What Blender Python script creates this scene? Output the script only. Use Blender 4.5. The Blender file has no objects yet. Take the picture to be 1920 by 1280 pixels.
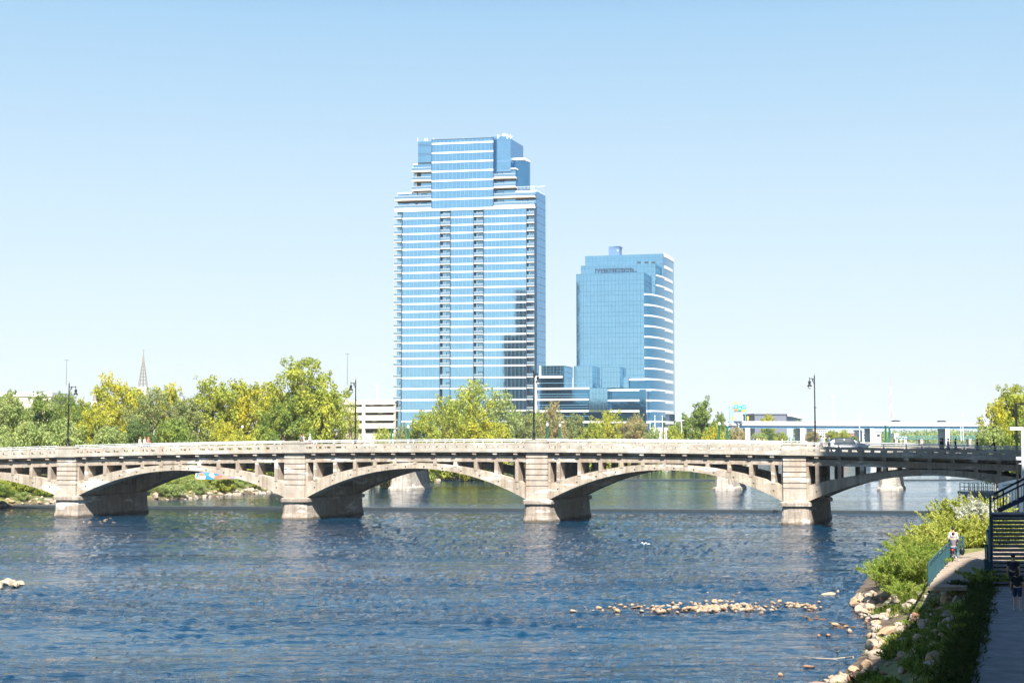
import bpy, bmesh, math, random
import numpy as np
from mathutils import Vector, Matrix, noise as mnoise

S = bpy.context.scene
COL = S.collection
rnd = random.Random(7)
R = math.radians

# ------------------------------------------------------------------ camera
FPX, CX, CY = 2666.67, 960.0, 640.0
PITCH = math.atan(175 / FPX)
H = 10.0
cam_d = bpy.data.cameras.new("camera"); cam = bpy.data.objects.new("camera", cam_d); COL.objects.link(cam)
cam_d.sensor_width = 36; cam_d.lens = 50.0; cam_d.clip_start = 0.5; cam_d.clip_end = 30000
cam.location = (0, 0, H); cam.rotation_euler = (R(90) + PITCH, 0, 0)
S.camera = cam

# ------------------------------------------------------------------ light
SUN_EL = R(50)
SH = Vector((0.17, -0.985, 0)).normalized()
SUND = Vector((SH.x * math.cos(SUN_EL), SH.y * math.cos(SUN_EL), math.sin(SUN_EL)))
w = bpy.data.worlds.new("World"); S.world = w; w.use_nodes = True
nt = w.node_tree; nt.nodes.clear()
wo = nt.nodes.new("ShaderNodeOutputWorld"); bg = nt.nodes.new("ShaderNodeBackground"); sky = nt.nodes.new("ShaderNodeTexSky")
sky.sky_type = 'NISHITA'; sky.sun_disc = False; sky.sun_elevation = SUN_EL
sky.sun_rotation = math.atan2(SH.x, SH.y); sky.altitude = 0; sky.air_density = 1.0; sky.dust_density = 0.6; sky.ozone_density = 1.5
bg.inputs[1].default_value = 0.10
tc = nt.nodes.new("ShaderNodeTexCoord"); sxyz = nt.nodes.new("ShaderNodeSeparateXYZ"); nt.links.new(tc.outputs["Generated"], sxyz.inputs[0])
crs = nt.nodes.new("ShaderNodeValToRGB"); nt.links.new(sxyz.outputs[2], crs.inputs[0]); e = crs.color_ramp.elements
SKYC = [(0.0, (.88, .96, 1.0)), (.06, (.80, .935, 1.0)), (.16, (.67, .86, 1.0)), (.28, (.44, .71, .96)), (.35, (.20, .48, .85)), (.46, (.07, .26, .58)), (1.0, (.015, .08, .26))]
e[0].position = 0; e[0].color = (*SKYC[0][1], 1); e[1].position = 1; e[1].color = (*SKYC[-1][1], 1)
for p_, c_ in SKYC[1:-1]: q_ = e.new(p_); q_.color = (*c_, 1)
vs_ = nt.nodes.new("ShaderNodeVectorMath"); vs_.operation = 'SCALE'; vs_.inputs[3].default_value = 3.8; nt.links.new(crs.outputs[0], vs_.inputs[0])
mxs = nt.nodes.new("ShaderNodeMix"); mxs.data_type = 'RGBA'; mxs.inputs[0].default_value = .90; nt.links.new(sky.outputs[0], mxs.inputs[6]); nt.links.new(vs_.outputs[0], mxs.inputs[7])
nt.links.new(mxs.outputs[2], bg.inputs[0]); nt.links.new(bg.outputs[0], wo.inputs[0])
sl = bpy.data.lights.new("sun", 'SUN'); sl.energy = 5.0; sl.angle = R(0.5); sl.color = (1.0, 0.95, 0.87)
so = bpy.data.objects.new("sun", sl); COL.objects.link(so); so.rotation_euler = SUND.to_track_quat('Z', 'Y').to_euler()
S.view_settings.view_transform = 'Standard'; S.view_settings.look = 'None'; S.view_settings.gamma = 1.0
S.view_settings.exposure = 1.3

# ------------------------------------------------------------------ projection helpers
def ray(px, py):
    v = (CY - py) / FPX; c, s = math.cos(PITCH), math.sin(PITCH)
    Y = c - v * s
    return (px - CX) / FPX / Y, (s + v * c) / Y
def at(px, py, D):
    x, z = ray(px, py); return Vector((x * D, D, H + z * D))
def gnd(px, py, z=0.0):
    x, k = ray(px, py); D = (z - H) / k; return Vector((x * D, D, z))

class Frame:
    def __init__(s, O, a, b): s.O, s.a, s.b = Vector(O[:2]), Vector(a).normalized(), Vector(b).normalized()
    def P(s, u, w, z): q = s.O + s.a * u + s.b * w; return (q.x, q.y, z)
    def u(s, px, py=640, w=0):
        k, _ = ray(px, py); o = s.O + s.b * w
        return (k * o.y - o.x) / (s.a.x - k * s.a.y)
    def z(s, px, py, w=0):
        q = s.P(s.u(px, py, w), w, 0); return H + ray(px, py)[1] * q[1]
WORLD = Frame((0, 0), (1, 0), (0, 1))

# ------------------------------------------------------------------ mesh helpers
class MB:
    def __init__(s): s.v, s.f, s.m = [], [], []
    def add(s, vs, fs, m=0):
        n = len(s.v); s.v += [tuple(p) for p in vs]; s.f += [tuple(n + i for i in f) for f in fs]; s.m += [m] * len(fs); return s
    def box(s, x0, x1, y0, y1, z0, z1, fr=WORLD, m=0):
        vs = [fr.P(x, y, z) for z in (z0, z1) for (x, y) in ((x0, y0), (x1, y0), (x1, y1), (x0, y1))]
        return s.add(vs, [(0, 3, 2, 1), (4, 5, 6, 7), (0, 1, 5, 4), (1, 2, 6, 5), (2, 3, 7, 6), (3, 0, 4, 7)], m)
    def prism(s, pts, w0, w1, fr=WORLD, m=0):      # pts in the (u,z) plane, swept over w
        n = len(pts); vs = [fr.P(u, w0, z) for u, z in pts] + [fr.P(u, w1, z) for u, z in pts]
        return s.add(vs, [tuple(range(n)), tuple(range(2 * n - 1, n - 1, -1))] + [(i, i + n, (i + 1) % n + n, (i + 1) % n) for i in range(n)], m)
    def slab(s, pts, z0, z1, m=0):                 # pts in plan, swept over z
        n = len(pts); vs = [(p[0], p[1], z0) for p in pts] + [(p[0], p[1], z1) for p in pts]
        return s.add(vs, [tuple(range(n - 1, -1, -1)), tuple(range(n, 2 * n))] + [(i, (i + 1) % n, (i + 1) % n + n, i + n) for i in range(n)], m)
    def strip(s, top, bot, w0, w1, fr, m=0):       # solid band between two (u,z) polylines
        n = len(top)
        vs = [fr.P(u, w, z) for w in (w0, w1) for (u, z) in top] + [fr.P(u, w, z) for w in (w0, w1) for (u, z) in bot]
        fs = []
        for i in range(n - 1):
            a, b, c, d = i, n + i, 2 * n + i, 3 * n + i
            fs += [(c, c + 1, a + 1, a), (b, b + 1, d + 1, d), (a, a + 1, b + 1, b), (d, d + 1, c + 1, c)]
        fs += [(0, n, 3 * n, 2 * n), (n - 1, 3 * n - 1, 4 * n - 1, 2 * n - 1)]
        return s.add(vs, fs, m)
    def tube(s, p, q, r0, r1=None, n=8, m=0):
        r1 = r0 if r1 is None else r1; p, q = Vector(p), Vector(q); d = (q - p)
        if d.length < 1e-6: return s
        d.normalize(); x = d.orthogonal().normalized(); y = d.cross(x); vs = []
        for c, r in ((p, r0), (q, r1)):
            vs += [c + (x * math.cos(2 * math.pi * i / n) + y * math.sin(2 * math.pi * i / n)) * r for i in range(n)]
        return s.add(vs, [(i, (i + 1) % n, (i + 1) % n + n, i + n) for i in range(n)] + [tuple(range(n - 1, -1, -1)), tuple(range(n, 2 * n))], m)
    def path(s, pts, r0, r1=None, n=8, m=0):
        r1 = r0 if r1 is None else r1; k = len(pts) - 1
        for i in range(k): s.tube(pts[i], pts[i + 1], r0 + (r1 - r0) * i / k, r0 + (r1 - r0) * (i + 1) / k, n, m)
        return s
    def lathe(s, c, prof, n=12, m=0):              # prof: (r, z) from bottom to top
        c = Vector(c); vs = []
        for r, z in prof: vs += [c + Vector((r * math.cos(2 * math.pi * i / n), r * math.sin(2 * math.pi * i / n), z)) for i in range(n)]
        fs = [tuple(range(n - 1, -1, -1)), tuple(range((len(prof) - 1) * n, len(prof) * n))]
        for k in range(len(prof) - 1): fs += [(k * n + i, k * n + (i + 1) % n, (k + 1) * n + (i + 1) % n, (k + 1) * n + i) for i in range(n)]
        return s.add(vs, fs, m)
    def ball(s, c, r, sc=(1, 1, 1), n=10, m=0):
        prof = [(r * math.sin(math.pi * (i + .02) / (n - .0)) if 0 < i < n else r * .03, -r * math.cos(math.pi * i / n)) for i in range(n + 1)]
        k = len(s.v); s.lathe((0, 0, 0), prof, n + 4, m)
        for i in range(k, len(s.v)): s.v[i] = (c[0] + s.v[i][0] * sc[0], c[1] + s.v[i][1] * sc[1], c[2] + s.v[i][2] * sc[2])
        return s
    def torus(s, c, axis, R0, r, n=20, k=6, m=0):
        c, ax = Vector(c), Vector(axis).normalized(); x = ax.orthogonal().normalized(); y = ax.cross(x); vs = []
        for i in range(n):
            t = 2 * math.pi * i / n; d = x * math.cos(t) + y * math.sin(t)
            vs += [c + d * (R0 + r * math.cos(2 * math.pi * j / k)) + ax * (r * math.sin(2 * math.pi * j / k)) for j in range(k)]
        return s.add(vs, [(i * k + j, ((i + 1) % n) * k + j, ((i + 1) % n) * k + (j + 1) % k, i * k + (j + 1) % k) for i in range(n) for j in range(k)], m)
    def mesh(s, name, mats, smooth=False, recalc=True):
        me = bpy.data.meshes.new(name); me.from_pydata(s.v, [], s.f)
        for mt in (mats if isinstance(mats, (list, tuple)) else [mats]): me.materials.append(mt)
        me.polygons.foreach_set("material_index", s.m)
        if recalc and len(s.f) < 60000:
            bm = bmesh.new(); bm.from_mesh(me); bmesh.ops.recalc_face_normals(bm, faces=bm.faces); bm.to_mesh(me); bm.free()
        if smooth: me.polygons.foreach_set("use_smooth", [True] * len(me.polygons))
        me.update(); return me
    def obj(s, name, mats, parent=None, smooth=False):
        return link(name, s.mesh(name, mats, smooth), parent)

def link(name, me, parent=None):
    o = bpy.data.objects.new(name, me); COL.objects.link(o)
    if parent is not None:
        o.parent = parent; o.matrix_parent_inverse = base_inv(parent)
    return o
def base_inv(p):
    # meshes are modelled in world space: only an Empty parent has a transform to undo
    return Matrix.Translation(-p.location) if p.type == 'EMPTY' else Matrix.Identity(4)
def tag(o, label=None, cat=None, group=None, kind=None):
    if label: o['label'] = label
    if cat: o['category'] = cat
    if group: o['group'] = group
    if kind: o['kind'] = kind
    return o
def thing(name, label, cat, loc=(0, 0, 0), group=None):
    o = bpy.data.objects.new(name, None); COL.objects.link(o); o.location = loc; o.empty_display_size = .3
    return tag(o, label, cat, group)
def dup(root, loc=None, rz=None, sc=None, label=None, group=None):
    def cp(o, par):
        c = o.copy(); COL.objects.link(c)
        if par is not None: c.parent = par
        for ch in o.children: cp(ch, c)
        return c
    c = cp(root, None)
    if loc is not None: c.location = loc
    if rz is not None: c.rotation_euler.z = rz
    if sc is not None: c.scale = (sc, sc, sc) if isinstance(sc, (int, float)) else sc
    if label: c['label'] = label
    if group: c['group'] = group
    return c

# ------------------------------------------------------------------ materials
def newmat(name):
    m = bpy.data.materials.new(name); m.use_nodes = True
    n = m.node_tree.nodes; l = m.node_tree.links; return m, n, l, n["Principled BSDF"]
def mixc(n, l, fac, a, b, mode='MIX'):
    x = n.new("ShaderNodeMix"); x.data_type = 'RGBA'; x.blend_type = mode
    for sock, val in ((x.inputs[0], fac), (x.inputs[6], a), (x.inputs[7], b)):
        if isinstance(val, (int, float)): sock.default_value = val
        elif isinstance(val, tuple): sock.default_value = (*val[:3], 1)
        else: l.new(val, sock)
    return x.outputs[2]
def noi(n, l, scale, detail=4, vec=None, rough=.55, dist=0):
    t = n.new("ShaderNodeTexNoise"); t.inputs["Scale"].default_value = scale; t.inputs["Detail"].default_value = detail
    t.inputs["Roughness"].default_value = rough; t.inputs["Distortion"].default_value = dist
    if vec is not None: l.new(vec, t.inputs["Vector"])
    return t.outputs["Fac"]
def ramp(n, l, fac, a, b, lo=0., hi=1.):
    r = n.new("ShaderNodeMapRange"); l.new(fac, r.inputs[0]); r.inputs[1].default_value = a; r.inputs[2].default_value = b
    r.inputs[3].default_value = lo; r.inputs[4].default_value = hi; r.clamp = True; return r.outputs[0]
def coords(n, l, sc=(1, 1, 1), rot=(0, 0, 0), src="Object"):
    t = n.new("ShaderNodeTexCoord"); m = n.new("ShaderNodeMapping"); m.inputs["Scale"].default_value = sc; m.inputs["Rotation"].default_value = rot
    l.new(t.outputs[src], m.inputs["Vector"]); return m.outputs[0]
def bump(n, l, h, strength, dist, bs):
    b = n.new("ShaderNodeBump"); b.inputs["Strength"].default_value = strength; b.inputs["Distance"].default_value = dist
    l.new(h, b.inputs["Height"]); l.new(b.outputs[0], bs.inputs["Normal"]); return b
def plain(name, col, rough=.7, metal=0., var=.12, scale=1.5, bmp=0.):
    m, n, l, bs = newmat(name)
    v = coords(n, l); f = noi(n, l, scale, 5, v)
    c = mixc(n, l, ramp(n, l, f, .3, .7), tuple(x * (1 - var) for x in col), tuple(min(1, x * (1 + var)) for x in col))
    l.new(c, bs.inputs["Base Color"]); bs.inputs["Roughness"].default_value = rough; bs.inputs["Metallic"].default_value = metal
    if bmp: bump(n, l, noi(n, l, scale * 8, 4, v), bmp, .03, bs)
    return m
def concrete(name, col, stain=(.22, .17, .12), patch=(.72, .68, .62), pamt=.35):
    m, n, l, bs = newmat(name)
    v = coords(n, l); vs = coords(n, l, (2.4, 2.4, .14)); vh = coords(n, l, (.25, .25, 1.0))
    c = mixc(n, l, ramp(n, l, noi(n, l, .7, 8, v, .65), .32, .68), tuple(x * .70 for x in col), tuple(min(1, x * 1.18) for x in col))
    st = ramp(n, l, noi(n, l, 1.3, 7, vs, .62), .46, .68, 0, .85); c = mixc(n, l, st, c, stain)
    pt = ramp(n, l, noi(n, l, .9, 8, vh, .68), .55, .61, 0, pamt * 2); c = mixc(n, l, pt, c, patch)
    rust = ramp(n, l, noi(n, l, .55, 6, coords(n, l, (1.5, 1.5, .5), (0, 0, 1)), .6), .60, .70, 0, .5); c = mixc(n, l, rust, c, (.34, .20, .11))
    fine = ramp(n, l, noi(n, l, 9, 5, v), .58, .70, 0, .5); c = mixc(n, l, fine, c, tuple(x * .5 for x in stain))
    g = n.new("ShaderNodeNewGeometry"); sp = n.new("ShaderNodeSeparateXYZ"); l.new(g.outputs["Position"], sp.inputs[0])
    az = n.new("ShaderNodeMath"); az.operation = 'MULTIPLY_ADD'; l.new(noi(n, l, 1.2, 4, v), az.inputs[0]); az.inputs[1].default_value = -.7; l.new(sp.outputs[2], az.inputs[2])
    c = mixc(n, l, ramp(n, l, az.outputs[0], -.25, .05, .85, 0), c, (.07, .055, .035))
    l.new(c, bs.inputs["Base Color"]); bs.inputs["Roughness"].default_value = .92
    bump(n, l, noi(n, l, 4, 9, v, .65), .7, .06, bs); return m
def leafmat(name, c1, c2, c3, gold=(.5, .36, .04), gamt=.3, gs=.35):
    m, n, l, bs = newmat(name)
    g = n.new("ShaderNodeNewGeometry"); oi = n.new("ShaderNodeObjectInfo")
    cr = n.new("ShaderNodeValToRGB"); e = cr.color_ramp.elements
    e[0].color = (*c1, 1); e[1].color = (*c3, 1); e.new(.5).color = (*c2, 1)
    l.new(g.outputs["Random Per Island"], cr.inputs[0])
    v = coords(n, l)
    ad = n.new("ShaderNodeVectorMath"); ad.operation = 'ADD'; l.new(v, ad.inputs[0])
    sc = n.new("ShaderNodeMath"); sc.operation = 'MULTIPLY'; sc.inputs[1].default_value = 40; l.new(oi.outputs["Random"], sc.inputs[0]); l.new(sc.outputs[0], ad.inputs[1])
    f = ramp(n, l, noi(n, l, gs, 3, ad.outputs[0]), .48, .66, 0, gamt * 2)
    c = mixc(n, l, f, cr.outputs[0], gold)
    tr = n.new("ShaderNodeBsdfTranslucent"); mx = n.new("ShaderNodeMixShader"); out = n["Material Output"]
    l.new(c, bs.inputs["Base Color"]); bs.inputs["Roughness"].default_value = .6; bs.inputs["Specular IOR Level"].default_value = .25
    l.new(c, tr.inputs[0]); mx.inputs[0].default_value = .42; l.new(bs.outputs[0], mx.inputs[1]); l.new(tr.outputs[0], mx.inputs[2]); l.new(mx.outputs[0], out.inputs[0])
    return m
def glassmat(name, col, wob=.25, rough=.04, var=.12):
    m, n, l, bs = newmat(name)
    v = coords(n, l); f = noi(n, l, .25, 3, v)
    c = mixc(n, l, f, tuple(x * (1 - var) for x in col), tuple(min(1, x * (1 + var)) for x in col))
    l.new(c, bs.inputs["Base Color"]); bs.inputs["Metallic"].default_value = .97; bs.inputs["Roughness"].default_value = rough
    bump(n, l, noi(n, l, .3, 2, v), wob, .04, bs); return m

M = {}
M['conc'] = concrete('bridge_concrete', (.37, .305, .245))
M['conc_rib'] = concrete('arch_concrete', (.42, .36, .29), (.22, .17, .11), pamt=.3)
M['conc_light'] = concrete('parapet_concrete', (.40, .37, .32), (.34, .28, .21), (.72, .68, .62), .2)
M['conc_base'] = concrete('pier_base_concrete', (.36, .31, .26), (.2, .14, .1), (.70, .66, .60), .35)
M['conc_grey'] = concrete('old_pier_concrete', (.45, .40, .34), (.16, .13, .10))
M['asphalt'] = plain('asphalt', (.10, .10, .10), .9, bmp=.2)
M['rail_white'] = plain('painted_rail', (.62, .62, .62), .5, .2)
M['steel_white'] = plain('white_steel', (.78, .79, .80), .5)
M['black'] = plain('black_metal', (.02, .024, .028), .45, .5)
M['green_metal'] = plain('green_metal', (.01, .16, .10), .45, .2)
M['teal_metal'] = plain('teal_metal', (.035, .10, .12), .5, .3)
M['globe'] = plain('lamp_globe', (.8, .82, .82), .25, var=.03)
M['white'] = plain('white_panel', (.70, .70, .70), .55, var=.04)
M['soffit'] = plain('tan_soffit', (.55, .44, .34), .7)
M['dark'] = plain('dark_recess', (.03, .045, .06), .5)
M['fixture'] = plain('light_fixture', (.36, .35, .34), .4)
M['frame_dark'] = plain('dark_frame', (.03, .05, .09), .5)
M['mullion'] = plain('mullion', (.06, .17, .27), .5, .3)
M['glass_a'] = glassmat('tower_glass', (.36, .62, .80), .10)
M['glass_side_dimmed'] = glassmat('side_glass_dimmed', (.15, .36, .60), .5, .06)  # darker copy of the tower glass; side faces' dimmer reflection is in the colour
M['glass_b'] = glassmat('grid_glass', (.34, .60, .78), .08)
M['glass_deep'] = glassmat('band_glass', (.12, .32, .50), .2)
M['glass_rail'] = glassmat('railing_glass', (.45, .62, .74), .05, .2)
M['garage'] = plain('garage_concrete', (.66, .58, .50), .85)
M['brick'] = plain('brick_wall', (.34, .17, .13), .9)
M['greyclad'] = plain('grey_cladding', (.16, .17, .22), .7)
M['blue_steel'] = plain('blue_steel', (.20, .42, .60), .5, .1)
M['fw_conc'] = plain('freeway_concrete', (.62, .62, .62), .85)
M['wood'] = plain('weathered_boards', (.34, .27, .21), .85, var=.25, scale=3)
M['path'] = plain('path_concrete', (.19, .20, .205), .9, var=.25, bmp=.3)
M['bark'] = plain('bark', (.16, .12, .09), .95, bmp=.5)
M['bark_pale'] = plain('pale_bark', (.30, .26, .21), .95)

def rockmat(name, col, wet=(.08, .05, .03)):
    m, n, l, bs = newmat(name)
    v = coords(n, l); oi = n.new("ShaderNodeObjectInfo")
    c = mixc(n, l, ramp(n, l, noi(n, l, 2.5, 7, v), .3, .7), tuple(x * .72 for x in col), tuple(min(1, x * 1.2) for x in col))
    c = mixc(n, l, ramp(n, l, oi.outputs["Random"], 0, 1, 0, .45), c, (.38, .26, .17))
    g = n.new("ShaderNodeNewGeometry"); sp = n.new("ShaderNodeSeparateXYZ"); l.new(g.outputs["Position"], sp.inputs[0])
    c = mixc(n, l, ramp(n, l, sp.outputs[2], .03, .10, .85, 0), c, wet)
    l.new(c, bs.inputs["Base Color"]); bs.inputs["Roughness"].default_value = .85
    bump(n, l, noi(n, l, 5, 8, v), .6, .06, bs); return m
M['rock'] = rockmat('limestone_rock', (.40, .335, .26))
M['rock_tan'] = rockmat('tan_rock', (.40, .27, .16))
M['rock_grey'] = rockmat('grey_rock', (.32, .29, .27))
M['rock_red'] = rockmat('red_rock', (.34, .16, .11))

def watermat(name='river_water', k=.75):
    m, n, l, bs = newmat(name)
    v = coords(n, l, (1, 1.0, 1)); big = noi(n, l, .045, 4, coords(n, l, (.5, 1.2, 1)), .6)
    deep = mixc(n, l, ramp(n, l, big, .40, .62), (.001, .020, .048), (.001, .032, .070))
    shal = ramp(n, l, noi(n, l, .06, 4, coords(n, l, (.4, 1.4, 1), (0, 0, .3))), .58, .70, 0, .35)
    c = mixc(n, l, shal, deep, (.032, .026, .018))
    l.new(c, bs.inputs["Base Color"]); bs.inputs['Specular Tint'].default_value = (.42, .72, 1.0, 1); bs.inputs["Roughness"].default_value = .06; bs.inputs["IOR"].default_value = 1.333
    a1 = noi(n, l, 1.15, 5, coords(n, l, (.45, 1.0, 1)), .62, .6)
    a2 = noi(n, l, .28, 3, coords(n, l, (.5, 1.2, 1)), .5, .4)
    a3 = noi(n, l, 4.2, 3, coords(n, l, (.5, 1, 1)), .6, .3)
    amp = ramp(n, l, noi(n, l, .05, 5, coords(n, l, (.35, 1.6, 1)), .6), .36, .64, .30, 1.25)
    def mul(a, b):
        x = n.new("ShaderNodeMath"); x.operation = 'MULTIPLY'
        for s_, q in zip(x.inputs, (a, b)):
            if isinstance(q, (int, float)): s_.default_value = q
            else: l.new(q, s_)
        return x.outputs[0]
    def add(a, b):
        x = n.new("ShaderNodeMath"); l.new(a, x.inputs[0]); l.new(b, x.inputs[1]); return x.outputs[0]
    h = add(add(mul(a1, .32), mul(a2, .40)), mul(a3, .05)); h = mul(h, amp)
    bump(n, l, h, k, 1.0, bs)
    return m
M['water'] = watermat(); M['calm'] = watermat('calm_water', .28)

def groundmat():
    m, n, l, bs = newmat('bank_ground')
    v = coords(n, l)
    g = n.new("ShaderNodeNewGeometry"); sp = n.new("ShaderNodeSeparateXYZ"); l.new(g.outputs["Position"], sp.inputs[0])
    gr = mixc(n, l, ramp(n, l, noi(n, l, .35, 6, v), .35, .65), (.05, .085, .022), (.19, .19, .055))
    gr = mixc(n, l, ramp(n, l, noi(n, l, 1.6, 5, v), .5, .62, 0, .7), gr, (.26, .24, .08))
    mud = mixc(n, l, ramp(n, l, noi(n, l, 1.5, 6, v), .35, .65), (.06, .043, .03), (.15, .11, .075))
    z = n.new("ShaderNodeMath"); l.new(sp.outputs[2], z.inputs[0])
    k = n.new("ShaderNodeMath"); k.operation = 'MULTIPLY'; k.inputs[1].default_value = .7; l.new(noi(n, l, .8, 4, v), k.inputs[0]); l.new(k.outputs[0], z.inputs[1])
    c = mixc(n, l, ramp(n, l, z.outputs[0], .75, 1.3), mud, gr)
    l.new(c, bs.inputs["Base Color"]); bs.inputs["Roughness"].default_value = .95
    bump(n, l, noi(n, l, 3, 8, v), .7, .12, bs); return m
M['ground'] = groundmat()

# ------------------------------------------------------------------ terrain and water
UP1, UP2 = 0.35, 0.60
def lerp_tab(tab, y):
    ys = [t[0] for t in tab]; xs = [t[1] for t in tab]; return float(np.interp(y, ys, xs))
Ltab = [(-80, -70), (100, -78), (180, -80), (192, -73), (200, -66.5), (207, -62), (214, -50), (232, -43.5), (246, -38), (270, -27), (292, -19.5), (318, -9.5), (353, 5.3), (402, 33), (470, 62), (740, 150), (1030, 250), (2000, 590), (7000, 2000)]
Rpx = [(1500, 1330), (1545, 1290), (1580, 1262), (1612, 1232), (1630, 1205), (1632, 1180), (1612, 1158), (1600, 1138), (1605, 1112), (1640, 1062), (1730, 1005)]
Rtab = [(-60, -4), (20, 4)] + [(gnd(a, b).y, gnd(a, b).x) for a, b in Rpx] + [(150, 47), (180, 60), (215, 80), (290, 103), (470, 168), (1000, 330), (2000, 640), (7000, 2080)]
Ledge = lambda y: lerp_tab(Ltab, y)
Redge = lambda y: lerp_tab(Rtab, y)
def bank_z(d, Y, side):
    """height at distance d inland of the water's edge"""
    if d <= 0: return max(-1.4, d * .35)
    if side > 0:
        if Y < 100: return min(2.55, .10 + .16 * min(d, 1.2) + max(0, d - 1.2) * .52)
        return min(3.2, d * .45)
    b = UP1 if Y > 192 else 0
    if Y > 300: b = UP2
    return b + min(1.0, d * .30) + min(2.0, max(0, d - 4) * .14) + min(1.2, max(0, d - 25) * .03)
def terrain_z(X, Y):
    l, r = Ledge(Y), Redge(Y)
    if X < l: return bank_z(l - X, Y, -1)
    if X > r: return bank_z(X - r, Y, 1)
    return -1.4
ys = list(np.arange(-60, 40, 10)) + list(np.arange(40, 130, 1.5)) + list(np.arange(130, 430, 5)) + [450, 500, 560, 640, 740, 860, 1030, 1300, 1700, 2300, 3200, 4500, 7000]
offs = [0, .6, 1.2, 1.9, 2.7, 3.6, 4.6, 5.8, 7.5, 10, 14, 20, 28, 40, 60, 100, 200, 500, 1500, 5000]
tv, nc = [], None
for Y in ys:
    row = []
    l, r = Ledge(Y), Redge(Y)
    for o in reversed(offs): row.append((l - o, o, -1))
    mid = [(l + 1.5, -1.5, -1), (l + 4.5, -4.5, -1), ((l + r) / 2, -9, 1), (r - 4.5, -4.5, 1), (r - 1.5, -1.5, 1)]
    row += mid
    for o in offs: row.append((r + o, o, 1))
    for (x, o, sd) in row:
        z = bank_z(o, Y, sd)
        if 0 < o < 60 and Y < 430:
            z += .22 * mnoise.noise(Vector((x * .35, Y * .35, 0))) * min(1, o * .5) * (0.35 if (sd > 0 and o > 5) else 1)
        tv.append((x, float(Y), z))
    nc = len(row)
tf = [(j * nc + i, j * nc + i + 1, (j + 1) * nc + i + 1, (j + 1) * nc + i) for j in range(len(ys) - 1) for i in range(nc - 1)]
tm = bpy.data.meshes.new("ground"); tm.from_pydata(tv, [], tf); tm.materials.append(M['ground'])
tm.polygons.foreach_set("use_smooth", [True] * len(tm.polygons))
tag(link("ground", tm), kind='structure')

# weir line: from left to right
WL, WR = gnd(280, 948, UP1), gnd(1850, 958, UP1)
wd = (WR - WL); wd.z = 0; wd.normalize()
def weir_y(x): return WL.y + (x - WL.x) * wd.y / wd.x
WX0, WX1 = -200, 140
def vnoise(x, y, seed):
    xi, yi = np.floor(x), np.floor(y); fx, fy = x - xi, y - yi; fx = fx * fx * (3 - 2 * fx); fy = fy * fy * (3 - 2 * fy)
    def hsh(a, b): return (np.sin(a * 127.1 + b * 311.7 + seed * 74.7) * 43758.5453) % 1.0
    return (hsh(xi, yi) * (1 - fx) + hsh(xi + 1, yi) * fx) * (1 - fy) + (hsh(xi, yi + 1) * (1 - fx) + hsh(xi + 1, yi + 1) * fx) * fy
def fbm(x, y, seed, n=4):
    a, t, w_ = 0, 0, 1.0
    for i in range(n): a = a + w_ * vnoise(x, y, seed + i); t += w_; w_ *= .5; x = x * 2.03 + 3.1; y = y * 2.03 + 1.7
    return a / t
def waves(X, Y, amp, seed):
    rg = np.random.default_rng(seed); Z = np.zeros_like(X); wx = (fbm(X * .25, Y * .25, seed) - .5) * 3; wy = (fbm(X * .25 + 9, Y * .25, seed + 5) - .5) * 3
    for i in range(26):
        lam = .42 * (1.10 ** i) * rg.uniform(.9, 1.1)
        if lam > 4: break
        th = rg.normal(math.pi / 2 + .25, .75); k = 2 * math.pi / lam; A = .0105 * lam ** .35
        ph = rg.uniform(0, 6.28); env = fbm(X / lam * .23 + i, Y / lam * .23, seed + i, 2) * 2
        Z += A * env * np.sin(k * ((X + wx) * math.cos(th) + (Y + wy) * math.sin(th)) + ph)
    Z += (np.abs(fbm(X * 1.0, Y * 1.5, seed + 3, 3) - .5)) * -.06 + (fbm(X * 2.4, Y * 3.1, seed + 8, 2) - .5) * .035
    patch = .5 + .85 * np.clip((fbm(X * .035, Y * .11, seed + 11, 4) - .36) / .28, 0, 1)
    return Z * amp * patch
def water_fan(name, y0, y1f, rows, z, amp, seed, kmax=.46):
    ks = np.concatenate([[-4.5, -2, -1, -.7], np.linspace(-kmax, kmax, 620), [.7, 1, 2, 4.5]])
    v = np.linspace(0, 1, rows)[:, None]; K = ks[None, :]
    ylo = y0(K) if callable(y0) else np.full_like(K, y0); yhi = y1f(K)
    Y = ylo * (yhi / ylo) ** v; X = Y * K; Zw = waves(X, Y, amp, seed)
    fade = np.clip((kmax - np.abs(K)) * 30, 0, 1) * np.clip(v * 1e3, 0, 1) * np.clip((1 - v) * 60, 0, 1); Zw = Zw * fade + z
    co = np.stack([X, Y, Zw], -1).reshape(-1, 3); nr, nc_ = X.shape
    idx = np.arange(nr * nc_).reshape(nr, nc_); q = np.stack([idx[:-1, :-1], idx[:-1, 1:], idx[1:, 1:], idx[1:, :-1]], -1).reshape(-1, 4)
    me = bpy.data.meshes.new(name); me.vertices.add(len(co)); me.vertices.foreach_set("co", co.ravel()); me.loops.add(q.size); me.loops.foreach_set("vertex_index", q.ravel().astype(np.int32))
    me.polygons.add(len(q)); me.polygons.foreach_set("loop_start", np.arange(len(q)) * 4); me.polygons.foreach_set("loop_total", np.full(len(q), 4)); me.polygons.foreach_set("use_smooth", np.ones(len(q), bool))
    me.materials.append(M['water'] if seed == 1 else M['calm']); me.update(calc_edges=True); return tag(link(name, me), kind='structure')
_sl = wd.y / wd.x
wk = lambda K, d=0.: np.clip((WL.y + d - _sl * WL.x) / (1 - _sl * K), 20, 900)
water_fan("river_water", 14.0, lambda K: wk(K), 430, 0, .88, 1)
DW2 = 303.0
water_fan("upstream_water", lambda K: wk(K, .45), lambda K: np.full_like(K, DW2), 200, UP1, .22, 2)
water_fan("far_water", DW2 + .5, lambda K: np.full_like(K, 7000.), 120, UP2, .2, 3)
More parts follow.
